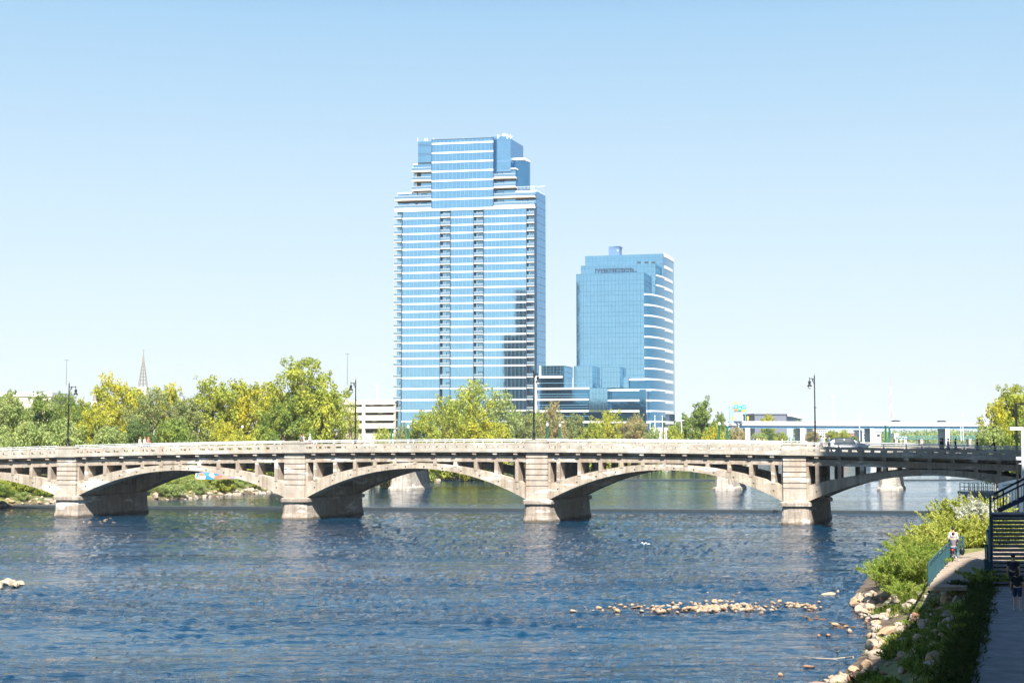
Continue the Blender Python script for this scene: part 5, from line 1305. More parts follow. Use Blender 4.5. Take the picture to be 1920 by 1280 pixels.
for (px, py, s, k, lb) in ((1613, 1114, .55, 'rock', "pointed pale boulder in the pile where bank meets open water"), (1622, 1112, .45, 'rock', "pale boulder behind the pointed one at the water's edge"), (1634, 1110, .5, 'rock', "flat-topped pale boulder touching the feathery willow bush"),
                           (1605, 1124, .55, 'rock_tan', "low tan boulder sitting in water below the pointed one"), (1662, 1140, .68, 'rock_tan', "big rounded tan boulder in the middle of the sunny bank"), (1651, 1153, .45, 'rock_tan', "orange-tan boulder leaning against the big rounded one"),
                           (1687, 1148, .5, 'rock_red', "reddish boulder on the sunny bank right of the big tan one"), (1712, 1112, .5, 'rock_grey', "large pale grey boulder at the foot of the boardwalk"), (1641, 1203, .62, 'rock', "large angular white boulder beside the muddy shore"),
                           (1700, 1152, .6, 'rock', "broad white boulder on the upper sunny bank near the shadow"), (1612, 1135, .5, 'rock', "pale boulder at the water's edge under a yellow-flowered weed"), (1617, 1163, .5, 'rock', "pale boulder just above the muddy shore's upper end"),
                           (1795, 1108, .42, 'rock_grey', "smooth grey boulder in shade just below the boardwalk's end"), (1827, 1132, .4, 'rock_grey', "rounded grey boulder in shade beside the grass verge")):
    p = gnd(px, py, .5 if px < 1650 else 1.6 if px < 1750 else 2.4); bankrock(p.x, p.y, s, k, lb, False)
tries = 0
while len(placed) < 310 and tries < 20000:
    tries += 1; y = 38 + 46 * rnd.random() ** .8; e0 = Redge(y); top = PATHX(y) - .7 if y < 69 else e0 + 4.2; x = e0 + rnd.uniform(-.35, 1) * 1.0 if rnd.random() < .4 else rnd.uniform(e0, top); s = rnd.uniform(.14, .34) if rnd.random() < .8 else rnd.uniform(.34, .55)
    if (x > PATHX(y) - .9 and y < 69) or (60 < y < 65 and x < e0 + .8) : continue
    if any((x - a) ** 2 + (y - b) ** 2 < ((s + c) * .52) ** 2 for a, b, c in placed): continue
    bankrock(x, y, s)
# left bank rocks and riprap
for i in range(150):
    y = rnd.uniform(193, 246); x = Ledge(y) - rnd.uniform(-.6, 3.2)
    rock(x, y, max(0.3, terrain_z(x, y)) + .05, rnd.uniform(.2, .7), rnd.choice(['rock', 'rock_grey', 'rock', 'rock_tan']), "pale riprap stone along the far left bank's waterline", "riprap on the left bank", "riprap_stone")
for i in range(45):
    y = rnd.uniform(246, 345); x = Ledge(y) - rnd.uniform(-.4, 2)
    rock(x, y, max(0.4, terrain_z(x, y)), rnd.uniform(.35, .9), 'rock', "pale riprap stone along the far left bank's waterline", "riprap on the left bank", "riprap_stone")
# low stone wall on left bank
a, b = at(5, 917, 226), at(62, 917, 222); f_ = Frame((a.x, a.y), (b.x - a.x, b.y - a.y), (.1, 1)); m = MB(); m.box(-12, (b - a).length, 0, .8, 1.0, at(5, 908, 226).z, f_)
tag(m.obj("stone_wall", concrete('dark_stone', (.17, .15, .16), (.05, .05, .05), (.3, .3, .3))), "dark low stone wall under bushes on the left bank beneath the first arch", "stone wall")
# driftwood
t = MB(); pts = [gnd(1500, 1229, .12), gnd(1530, 1233, .16), gnd(1560, 1234.5, .12), gnd(1585, 1232, .12), gnd(1600, 1231, .25)]
t.path(pts, .015, .04, 6); t.path([pts[2], gnd(1572, 1237, .05)], .03, .01, 5); tag(t.obj("driftwood_branch", M['bark_pale']), "bare pale driftwood branch lying in the water by the muddy shore", "branch")

# ------------------------------------------------------------------ bank vegetation
def stem_plant(name, n_stem, h, spread, n_leaf, lsize, mat, seed, narrow=.35, droop=.25, base_r=.3):
    rg = np.random.default_rng(seed); az = rg.uniform(0, 2 * np.pi, n_stem); out = spread * rg.uniform(.05, 1, n_stem) ** .7; hh = h * rg.uniform(.6, 1.05, n_stem) * (1 - .35 * (out / spread) ** 2)
    bx, by = base_r * rg.normal(size=n_stem), base_r * rg.normal(size=n_stem)
    si = rg.integers(0, n_stem, n_leaf); f = rg.uniform(.12, 1, n_leaf) ** .8
    x = bx[si] + out[si] * np.cos(az[si]) * f ** 1.5; y = by[si] + out[si] * np.sin(az[si]) * f ** 1.5; z = hh[si] * (f - droop * f ** 3)
    p = np.stack([x, y, z], 1) + rg.normal(size=(n_leaf, 3)) * (.05 * h * (1.25 - f))[:, None]
    d = np.stack([np.cos(az[si]) * .6, np.sin(az[si]) * .6, np.full(n_leaf, .8)], 1) + rg.normal(size=(n_leaf, 3)) * .65; d /= np.linalg.norm(d, axis=1)[:, None]
    b = np.cross(d, rg.normal(size=(n_leaf, 3))); b /= np.linalg.norm(b, axis=1)[:, None]; s = lsize * rg.uniform(.6, 1.3, n_leaf)[:, None]
    v = np.stack([p - d * s * .5, p + b * s * .5 * narrow, p + d * s * .5, p - b * s * .5 * narrow], 1).reshape(-1, 3)
    me = bpy.data.meshes.new(name); me.vertices.add(len(v)); me.vertices.foreach_set("co", v.ravel()); me.loops.add(n_leaf * 4); me.loops.foreach_set("vertex_index", np.arange(n_leaf * 4)); me.polygons.add(n_leaf)
    me.polygons.foreach_set("loop_start", np.arange(n_leaf) * 4); me.polygons.foreach_set("loop_total", np.full(n_leaf, 4)); me.materials.append(mat); me.update(calc_edges=True)
    mb = MB()
    for i in range(min(n_stem, 40)):
        P_ = [Vector((bx[i] + out[i] * math.cos(az[i]) * f_ ** 1.5, by[i] + out[i] * math.sin(az[i]) * f_ ** 1.5, hh[i] * (f_ - droop * f_ ** 3))) for f_ in (0, .35, .7, 1)]; mb.path(P_, .012 * h / 2, .004, 3)
    return me, mb.mesh("stems", M['stem'] if 'stem' in M else M.setdefault('stem', plain('green_stem', (.12, .13, .05), .8)))
LM['willow'] = leafmat('willow_leaf', (.13, .21, .03), (.25, .35, .05), (.38, .46, .09), (.46, .46, .12), .25, .8)
LM['weed'] = leafmat('weed_leaf', (.22, .28, .04), (.40, .45, .07), (.52, .54, .13), (.56, .52, .15), .4, .8)
LM['grass'] = leafmat('grass_blade', (.05, .10, .015), (.12, .19, .03), (.22, .28, .05), (.32, .28, .08), .3, .8); LM['verge'] = leafmat('verge_blade_shaded', (.02, .045, .008), (.045, .08, .014), (.08, .11, .02), (.12, .11, .03), .2, .8)  # verge blades: grass colours darkened to stand in for shade
LM['flower'] = leafmat('white_flower', (.45, .48, .32), (.6, .6, .5), (.7, .7, .6), (.6, .6, .4), .1)
SH_P = {'willow1': stem_plant("willow", 70, 3.2, 2.2, 15000, .17, LM['willow'], 1, .22), 'willow2': stem_plant("willow", 60, 2.8, 2.0, 13000, .17, LM['willow'], 2, .22),
        'weed1': stem_plant("weed", 60, 2.2, 1.5, 8000, .13, LM['weed'], 3, .5, .1, .6), 'weed2': stem_plant("weed", 60, 2.0, 1.6, 8000, .13, LM['weed'], 4, .5, .1, .6), 'flower1': stem_plant("flower", 40, 2.6, 1.0, 3600, .15, LM['flower'], 5, .8, .05, .5),
        'forb1': stem_plant("forb", 30, .8, .7, 1500, .13, LM['willow'], 6, .55, .2, .2), 'forb2': stem_plant("forb", 30, .7, .8, 1500, .12, LM['green'], 7, .6, .2, .2)}
def shrub(px, py, z, key, sc, label, group=None, name="willow_shrub", cat="shrub", xyz=None):
    p = gnd(px, py, z) if xyz is None else Vector(xyz); zz = terrain_z(p.x, p.y); t = thing(name, label, cat, (p.x, p.y, zz - .05), group)
    for nm, me in zip(("foliage", "stem"), SH_P[key]): o = bpy.data.objects.new(nm, me); COL.objects.link(o); o.parent = t
    t.scale = (sc, sc, sc) if isinstance(sc, (int, float)) else sc; t.rotation_euler.z = rnd.uniform(0, 6.28); return t
gW = "willow shrubs at the water's edge"
shrub(1670, 1110, .8, 'willow1', .72, "lowest feathery willow shrub, nearest the open water", gW); shrub(1684, 1112, 1.0, 'willow2', 1.15, "tallest feathery green willow shrub on the bank", gW)
shrub(1716, 1104, 1.3, 'willow1', 1.0, "willow shrub beside the near end of the boardwalk railing", gW); shrub(1684, 1092, .8, 'willow2', .85, "willow shrub behind the tallest one, toward the river", gW)
shrub(1712, 1078, 1.5, 'willow1', 1.05, "willow shrub behind the boardwalk railing's middle", gW); shrub(1700, 1120, 1.2, 'willow2', .6, "small willow shrub above the pale grey boulder", gW)
gE = "tall weeds beyond the boardwalk railing"; k_ = 0
for (px, py, z, s) in ((1742, 1064, 1.8, 1.1), (1750, 1052, 2, 1.15), (1765, 1046, 2, 1.1), (1785, 1036, 2.2, 1.15), (1802, 1034, 2.3, 1.1), (1818, 1030, 2.4, 1.15), (1835, 1028, 2.4, 1.1), (1850, 1026, 2.4, 1.15), (1765, 1037, 1.5, .85), (1790, 1024, 1.8, 1.2), (1820, 1018, 2, 1.3), (1845, 1014, 2, 1.3), (1865, 1022, 2.4, 1.1), (1778, 1024, 1.2, .8), (1800, 1010, 1.5, 1.2)):
    shrub(px, py, z, 'weed1' if k_ % 2 else 'weed2', s, "tall yellow-green weeds beyond the boardwalk, %s" % ("beside the railing" if px < 1770 else "behind the cyclist" if px < 1815 else "next to the stairs' left post"), gE, "weed_clump", "weeds"); k_ += 1
for (px, py, z, s) in ((1843, 1020, 2.2, 1.1), (1826, 1016, 2.2, .9), (1812, 1018, 2, .8)): shrub(px, py, z, 'flower1', s, "white-flowering tall weeds sticking up over the yellow-green ones", "white-flowering weeds", "flowering_weed", "weeds")
shrub(1843, 1096, PZ, 'forb2', 1.7, "dark green leafy plant in shade at the foot of the stairs", None, "leafy_plant", "plant")
for i in range(40):
    y = rnd.uniform(44, 72); e0 = Redge(y); x = rnd.uniform(e0 + .9, PATHX(y) - .6)
    shrub(0, 0, 0, rnd.choice(['forb1', 'forb2']), rnd.uniform(.45, .95), "leafy weed between boulders on the right bank, %s" % ("near the water" if x < e0 + 2 else "close to the path" if x > PATHX(y) - 2 else "halfway up the slope"), "weeds between the bank boulders", "leafy_weed", "weed", (x, y, 0))
def grass(name, pts, n_blade, h, mat, seed, label=None):
    rg = np.random.default_rng(seed); pts = np.array(pts); idx = rg.integers(0, len(pts), n_blade); p = pts[idx][:, :3] + np.c_[rg.normal(size=(n_blade, 2)) * pts[idx][:, 3:4], np.zeros(n_blade)]
    d = np.c_[rg.normal(size=(n_blade, 2)) * .45, np.ones(n_blade)]; d /= np.linalg.norm(d, axis=1)[:, None]; L_ = (h * rg.uniform(.5, 1.3, n_blade))[:, None]
    b = np.cross(d, rg.normal(size=(n_blade, 3))); b /= np.linalg.norm(b, axis=1)[:, None]; w_ = .018 * (h / .5) + .006
    bend = np.c_[rg.normal(size=(n_blade, 2)) * .25, np.full(n_blade, -.12)] * L_
    v = np.stack([p - b * w_, p + b * w_, p + d * L_ * .6 + b * w_ * .7, p + d * L_ + bend, p + d * L_ * .6 - b * w_ * .7], 1).reshape(-1, 3)
    me = bpy.data.meshes.new(name); me.vertices.add(len(v)); me.vertices.foreach_set("co", v.ravel()); me.loops.add(n_blade * 5); me.loops.foreach_set("vertex_index", np.arange(n_blade * 5)); me.polygons.add(n_blade)
    me.polygons.foreach_set("loop_start", np.arange(n_blade) * 5); me.polygons.foreach_set("loop_total", np.full(n_blade, 5)); me.materials.append(mat); me.update(calc_edges=True); return tag(link(name, me), label, "grass", kind='stuff')
gp = []
for i in range(420):
    y = rnd.uniform(38, 80); e0 = Redge(y); x = rnd.uniform(e0 + .7, PATHX(y) - .1 if y < 69 else e0 + 5)
    if mnoise.noise(Vector((x * .5, y * .35, 3))) > .0: gp.append((x, y, terrain_z(x, y) - .03, rnd.uniform(.12, .35)))
grass("grass", gp, 17000, .36, LM['grass'], 3, "green grass tufts growing between boulders on the right bank")
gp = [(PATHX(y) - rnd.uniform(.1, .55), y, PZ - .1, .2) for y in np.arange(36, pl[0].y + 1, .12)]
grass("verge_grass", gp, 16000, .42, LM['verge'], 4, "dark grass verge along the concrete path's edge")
# left bank shrubs and grass
gL = "bushes on the left bank below the bridge"
for i in range(60):
    y = rnd.uniform(196, 245); x = Ledge(y) - rnd.uniform(1.6, 11); tt = at(0, 0, 1)
    k = rnd.choice(['low1', 'low2']); mt = rnd.choice(['pale', 'pale', 'yellowgreen', 'green']); s = rnd.uniform(.15, .40)
    t = thing("bush", "small %s bush on the left bank seen under the %s arch" % ({"pale": "pale", "yellowgreen": "yellow-green", "green": "green"}[mt], "first" if x / y < -.312 else "second"), "bush", (x, y, terrain_z(x, y) - .2), gL)
    for nm, me in (("crown", crown_mesh(k, mt)), ("trunk", TRUNK[k])): o = bpy.data.objects.new(nm, me); COL.objects.link(o); o.parent = t
    t.scale = (s * 1.3, s * 1.3, s); t.rotation_euler.z = rnd.uniform(0, 6)
for i in range(22):
    y = rnd.uniform(252, 345); x = Ledge(y) - rnd.uniform(2.0, 10); k = rnd.choice(['low1', 'low2']); mt = rnd.choice(['pale', 'dark', 'yellowgreen', 'green']); s = rnd.uniform(.25, .5)
    t = thing("bush", "small bush on the left bank seen through the second arch", "bush", (x, y, terrain_z(x, y) - .2), "bushes seen through the second arch")
    for nm, me in (("crown", crown_mesh(k, mt)), ("trunk", TRUNK[k])): o = bpy.data.objects.new(nm, me); COL.objects.link(o); o.parent = t
    t.scale = (s, s, s); t.rotation_euler.z = rnd.uniform(0, 6)
tree(30, 880, 95, 232, 'low2', 'yellowgreen', "yellow-green bush above the dark stone wall beneath the first arch", zg=3.0)

# ------------------------------------------------------------------ people
SKIN = plain('skin', (.50, .30, .20), .6, var=.05); SKIN_D = plain('dark_skin', (.16, .09, .06), .6, var=.05)
CL = {}
def cloth(c):
    if c not in CL: CL[c] = plain('cloth_%02x%02x%02x' % tuple(int(x * 255) for x in c), c, .85, var=.1, scale=6)
    return CL[c]
def skin_obj(nodes, edges, sub, mat, name):
    me = bpy.data.meshes.new("tmp"); me.from_pydata([n[:3] for n in nodes], edges, []); o = bpy.data.objects.new("tmp", me); COL.objects.link(o)
    o.modifiers.new("s", 'SKIN'); sd = o.modifiers.new("u", 'SUBSURF'); sd.levels = sub; sd.render_levels = sub
    for i, n in enumerate(nodes):
        r_ = n[3] if isinstance(n[3], tuple) else (n[3], n[3]); me.skin_vertices[0].data[i].radius = r_
    me.skin_vertices[0].data[0].use_root = True
    dg = bpy.context.evaluated_depsgraph_get(); ev = o.evaluated_get(dg); r = bpy.data.meshes.new_from_object(ev); r.name = name
    bpy.data.objects.remove(o); bpy.data.meshes.remove(me); r.materials.clear(); r.materials.append(mat)
    r.polygons.foreach_set("use_smooth", [True] * len(r.polygons)); return r
def person(label, loc, heading, shirt=(.1, .1, .12), legs=(.05, .06, .1), hair=(.03, .02, .015), skin=None, h=1.75, stride=.25, lean=0., arms=(.15, -.15), elbow=.25, shorts=False, sleeves=True, long_hair=False, hat=None, fingers=False, seated=False, group=None, hood=False):
    sk = skin or SKIN; k = h / 1.75; t = thing("person", label, "person", loc, group); t.rotation_euler.z = heading; t.scale = (k, k, k)
    hipz = .93 if not seated else .80
    def L(z, y=0): return y + (z - hipz) * math.tan(lean)
    hips = [(s * .10, 0, hipz - .02) for s in (-1, 1)]
    sw = [stride, -stride]; knees, ank, toes = [], [], []
    for i, s in enumerate((-1, 1)):
        if seated: kn = Vector((s * .2, .25, .52)); an = Vector((s * .26, .10, .10))
        else:
            kn = Vector((s * .105, sw[i] * .55 + .03, .50)); an = Vector((s * .11, sw[i] * 1.0 - (.08 if sw[i] < 0 else 0), .09 + (.05 if sw[i] < -.1 else 0)))
        knees.append(kn); ank.append(an); toes.append(an + Vector((s * .03, .15, -.055)))
    ch = [(0, L(1.10), 1.10), (0, L(1.28), 1.28), (0, L(1.42), 1.42), (0, L(1.50), 1.50), (0, L(1.55, .01), 1.56)]
    hz_ = 0 if not seated else -.12
    ch = [(x, y, z + hz_) for x, y, z in ch]
    sh = [(s * .19, L(1.42), 1.41 + hz_) for s in (-1, 1)]
    el, wr, hd = [], [], []
    for i, s in enumerate((-1, 1)):
        a = arms[i]; S_ = Vector(sh[i]); E = S_ + Vector((s * .06, .28 * math.sin(a), -.28 * math.cos(a))); b = a + elbow; W = E + Vector((0, .25 * math.sin(b), -.25 * math.cos(b))); Hn = W + Vector((-s * .01, .09 * math.sin(b), -.09 * math.cos(b)))
        el.append(E); wr.append(W); hd.append(Hn)
    # body: one continuous surface
    N = [(0, 0, hipz, (.15, .11)), (*ch[0], (.135, .10)), (*ch[1], (.155, .11)), (*ch[2], (.11, .09)), (*ch[3], .055), (*ch[4], .06)]; E_ = [(0, 1), (1, 2), (2, 3), (3, 4), (4, 5)]
    hc = Vector(ch[4]) + Vector((0, .02, .09)); N += [(hc.x, hc.y, hc.z, (.082, .098)), (hc.x, hc.y + .0, hc.z + .085, (.065, .08))]; E_ += [(5, 6), (6, 7)]
    for i in (0, 1):
        b0 = len(N); N += [(*hips[i], .095), (*knees[i], .058), (*(knees[i].lerp(ank[i], .35)), .056), (*ank[i], .038), (*toes[i], .035)]; E_ += [(0, b0), (b0, b0 + 1), (b0 + 1, b0 + 2), (b0 + 2, b0 + 3), (b0 + 3, b0 + 4)]
        b0 = len(N); N += [(*sh[i], .058), (*el[i], .042), (*wr[i], .028), (*hd[i], (.038, .02))]; E_ += [(3, b0), (b0, b0 + 1), (b0 + 1, b0 + 2), (b0 + 2, b0 + 3)]
        if fingers:
            dr = (hd[i] - wr[i]).normalized(); s = (-1, 1)[i]; pb = len(N) - 1
            for q, (oy, ln) in enumerate(((.03, .065), (.01, .075), (-.01, .07), (-.028, .055))):
                f0 = len(N); a = hd[i] + Vector((0, oy, 0)) + dr * .03; c = a + dr * ln * .5 + Vector((-s * .006, 0, 0)); d = a + dr * ln + Vector((-s * .022, 0, 0)); N += [(*a, .010), (*c, .009), (*d, .008)]; E_ += [(pb, f0), (f0, f0 + 1), (f0 + 1, f0 + 2)]
            f0 = len(N); a = wr[i] + Vector((0, .035, -.03)); N += [(*a, .012), (*(a + Vector((-s * .01, .03, -.03))), .010)]; E_ += [(pb - 1, f0), (f0, f0 + 1)]
    bo = bpy.data.objects.new("body", skin_obj(N, E_, 1, sk, "body")); COL.objects.link(bo); bo.parent = t
    # nose and ears as part of the same mesh object
    def addp(nm, me): o = bpy.data.objects.new(nm, me); COL.objects.link(o); o.parent = t; return o
    q = MB(); q.ball((hc.x, hc.y + .10, hc.z + .0), .018, (.8, 1, 1.2), 6)
    for s in (-1, 1): q.ball((s * .085, hc.y, hc.z), .02, (.4, .8, 1.2), 6)
    addp("ears_and_nose", q.mesh("face", sk, True))
    # shirt
    N = [(ch[0][0], ch[0][1] * .6, ch[0][2] - .13, (.165, .125)), (*ch[0], (.155, .12)), (*ch[1], (.175, .13)), (*ch[2], (.13, .11)), (ch[3][0], ch[3][1], ch[3][2] - .02, .07)]; E_ = [(0, 1), (1, 2), (2, 3), (3, 4)]
    for i in (0, 1):
        b0 = len(N); e1 = Vector(sh[i]).lerp(el[i], .75 if not sleeves else 1.0); N += [(*sh[i], .075), (*e1, .06)]; E_ += [(3, b0), (b0, b0 + 1)]
        if sleeves: N += [(*(el[i].lerp(wr[i], .9)), .042)]; E_ += [(b0 + 1, b0 + 2)]
    addp("hoodie" if hood else "shirt", skin_obj(N, E_, 1, cloth(shirt), "shirt"))
    N = [(0, ch[0][1] * .4, hipz + .06, (.16, .125))]; E_ = []
    for i in (0, 1):
        kk = knees[i] if not shorts else Vector(hips[i]).lerp(knees[i], .85)
        b0 = len(N); N += [(*hips[i], .115), (*kk, .078 if not shorts else .095)]; E_ += [(0, b0), (b0, b0 + 1)]
        if not shorts: N += [(*(knees[i].lerp(ank[i], .9)), .058)]; E_ += [(b0 + 1, b0 + 2)]
    addp("shorts" if shorts else "trousers", skin_obj(N, E_, 1, cloth(legs), "trousers"))
    q = MB()
    for i in (0, 1): c = ank[i].lerp(toes[i], .5); q.ball((c.x, c.y, c.z - .02), .07, (.62, 1.7, .65), 8)
    addp("shoes", q.mesh("shoes", cloth((.6, .6, .6) if fingers or seated else (.1, .1, .1)), True))
    q = MB(); q.ball((hc.x, hc.y - .02, hc.z + .05), .098, (.98, 1.08, 1.0), 10)
    if long_hair: q.ball((hc.x, hc.y - .07, hc.z - .08), .09, (1, .7, 1.7), 8)
    addp("cap" if hat else "hair", q.mesh("hair", cloth(hat or hair), True))
    if hood: q = MB(); q.ball((hc.x, hc.y - .06, hc.z - .14), .12, (1.0, .8, .7), 8); addp("hood", q.mesh("hood", cloth(tuple(min(1, x * 1.5) for x in shirt)), True))
    return t
HB = math.atan2(BF.a.y, BF.a.x) - math.pi / 2    # facing right along the bridge
def onbridge(px, w): p = bridge_pt(px, w, .47); return p
wl_ = .9
for px, w_, hd_, kw, lb in (
 (262, wl_, HB, dict(shirt=(.6, .5, .45), legs=(.3, .3, .35), hair=(.3, .16, .08)), "leftmost of three pedestrians on the bridge by the yellow tree, pale clothes"),
 (271, wl_ + .3, HB, dict(shirt=(.7, .68, .68), legs=(.2, .25, .35), hair=(.25, .12, .06)), "middle of three pedestrians on the bridge, in white top"),
 (278, wl_, HB, dict(shirt=(.55, .2, .14), legs=(.2, .2, .25), hair=(.35, .13, .06), long_hair=True), "pedestrian in a rust-red top, rightmost of three on the bridge's left part"),
 (565, wl_, HB + 3.14, dict(shirt=(.13, .13, .16), legs=(.05, .05, .07)), "person in dark top on the bridge beside the second pier's parapet block"),
 (569, wl_ + .7, HB + 3.14, dict(shirt=(.62, .5, .44), legs=(.2, .2, .22), hair=(.2, .1, .05)), "person in pale pink top walking close behind the dark-topped one"),
 (581, wl_, HB + 3.14, dict(shirt=(.65, .72, .72), legs=(.35, .1, .08), hat=(.7, .7, .7)), "person in white cap and pale top right of the second pier"),
 (1540, wl_, HB + 3.14, dict(shirt=(.22, .38, .55), legs=(.05, .05, .07), stride=.34), "walker in light blue shirt on the bridge just left of the white car"),
 (1555, wl_ + .2, HB + 3.14, dict(shirt=(.12, .25, .42), legs=(.06, .06, .08)), "walker in mid-blue shirt on the bridge in front of the white car"),
 (1764, wl_, HB, dict(shirt=(.015, .015, .03), legs=(.02, .02, .05)), "dark figure, left one of the shaded pair on the bridge's right part"),
 (1768, wl_ + .5, HB, dict(shirt=(.03, .02, .02), legs=(.02, .02, .03), long_hair=True), "dark figure half behind another in shade on the bridge"),
 (1778, wl_, HB, dict(shirt=(.05, .015, .015), legs=(.02, .02, .03), skin=SKIN_D, stride=.3), "dark walker in maroon top in the shade on the bridge"),
 (1792, wl_ + .4, HB, dict(shirt=(.02, .05, .08), legs=(.03, .03, .05), stride=.3), "walker in dark blue-green top, last of the shaded group of four"),
 (1833, wl_, HB + 3.14, dict(shirt=(.01, .01, .02), legs=(.02, .02, .03), stride=.36), "lone walker in black striding in shade near the bridge's right end"),
 (1866, wl_, HB + 3.14, dict(shirt=(.02, .02, .03), legs=(.03, .03, .03), lean=.2, arms=(.9, .7), stride=.15), "person in black leaning forward with arms raised, rightmost on the bridge")):
    person(lb, onbridge(px, w_), hd_, **kw)
for px, w_, c, lb in ((1430, 8, (.12, .2, .5), "person in blue top, leftmost of the crowd on the second bridge"), (1436, 7.6, (.7, .7, .72), "person in white top near the left of the second-bridge crowd"), (1441, 8, (.75, .5, .05), "person in yellow top in the second-bridge crowd"),
                      (1449, 7.8, (.6, .35, .28), "person in pinkish top in the second-bridge crowd"), (1482, 7.8, (.65, .5, .42), "person in beige top before the second freeway pier"), (1496, 8, (.04, .04, .05), "person in black right of the second freeway pier's foot"),
                      (1708, 8, (.6, .45, .42), "person in pale red top alone on the second bridge"), (1789, 7.8, (.02, .02, .04), "dark figure standing higher than the walkers, before the third freeway pier"), (1226, 7.8, (.6, .35, .2), "person in tan top on the second bridge below the podium columns")):
    u = B2.u(px, 820, w_); p = B2.P(u, w_ * .0 + .6, z2(u) + .45); person(lb, p, HB + (3.14 if px % 2 else 0), shirt=c, legs=(.1, .1, .14))
# the two walkers on the shaded path
p = G(1901, 1112); person("farther walker in black tee with white sleeve trim on the shaded path", (p.x, p.y, PZ), -.3, shirt=(.012, .014, .03), legs=(.01, .01, .015), sleeves=False, fingers=True, stride=.12, h=1.8)
p = G(1908, 1144); person("nearer walker in black top and navy shorts on the shaded path", (p.x, p.y, PZ), -.25, shirt=(.01, .01, .014), legs=(.015, .03, .09), shorts=True, sleeves=False, fingers=True, stride=.10, long_hair=True, h=1.72)
# cyclist and companion on the boardwalk
p = G(1787, 1052); hd_ = -.35
t = thing("bicycle", "small black bicycle with red rear light on the boardwalk", "bicycle", (p.x, p.y, PZ + .03)); t.rotation_euler.z = hd_
def part(nm, mb, mat, smooth=True): o = bpy.data.objects.new(nm, mb.mesh(nm, mat, smooth)); COL.objects.link(o); o.parent = t; return o
for y in (-.5, .5):
    q = MB(); q.torus((0, y, .30), (1, 0, 0), .27, .03, 24, 6); wo_ = part("wheel", q, M['black'])
    q = MB(); q.tube((-.04, y, .30), (.04, y, .30), .03)
    for i in range(8): a = i * math.pi / 4; q.tube((0, y, .3), (0, y + .26 * math.cos(a), .3 + .26 * math.sin(a)), .005, n=3)
    o = bpy.data.objects.new("spokes", q.mesh("spokes", M['steel_white'])); COL.objects.link(o); o.parent = wo_
q = MB(); q.path([(0, -.5, .3), (0, -.05, .3), (0, -.2, .72), (0, -.5, .3)], .02); q.path([(0, -.05, .3), (0, .38, .72), (0, -.17, .66)], .022); q.path([(0, .5, .3), (0, .36, .85)], .022); part("frame", q, plain('bike_red', (.35, .02, .02), .4))
q = MB(); q.path([(-.27, .25, .92), (-.1, .36, .9), (.1, .36, .9), (.27, .25, .92)], .015); part("handlebar", q, M['black'])
q = MB(); q.ball((0, -.2, .76), .1, (.8, 1.4, .35), 8); part("saddle", q, M['black'])
q = MB(); q.box(-.07, .07, -.58, -.54, .62, .72); part("red_reflector", q, plain('reflector', (.6, .02, .02), .3))
person("cyclist in grey hoodie astride the small bicycle on the boardwalk", (p.x, p.y - .12, PZ + .03), hd_, shirt=(.17, .15, .17), legs=(.10, .17, .22), seated=True, hood=True, arms=(.9, .9), elbow=.5, fingers=True, lean=.12)
p2 = G(1790.5, 1048); person("person in white top and dark cap standing in front of the cyclist", (p2.x + .1, p2.y + .6, PZ + .03), -.2, shirt=(.78, .79, .82), legs=(.03, .03, .05), hat=(.02, .02, .03), lean=-.05, stride=.05, fingers=True, arms=(.2, .2), h=1.82)
q = MB(); q.ball((p2.x + .55, p2.y + .35, PZ + .45), .2, (.8, .6, 1.2), 8); q.torus((p2.x + .55, p2.y + .35, PZ + .72), (0, 1, 0), .1, .015, 12, 4); tag(q.obj("bag", M['black'], None, True), "black bag held at knee height beside the person in white", "bag")

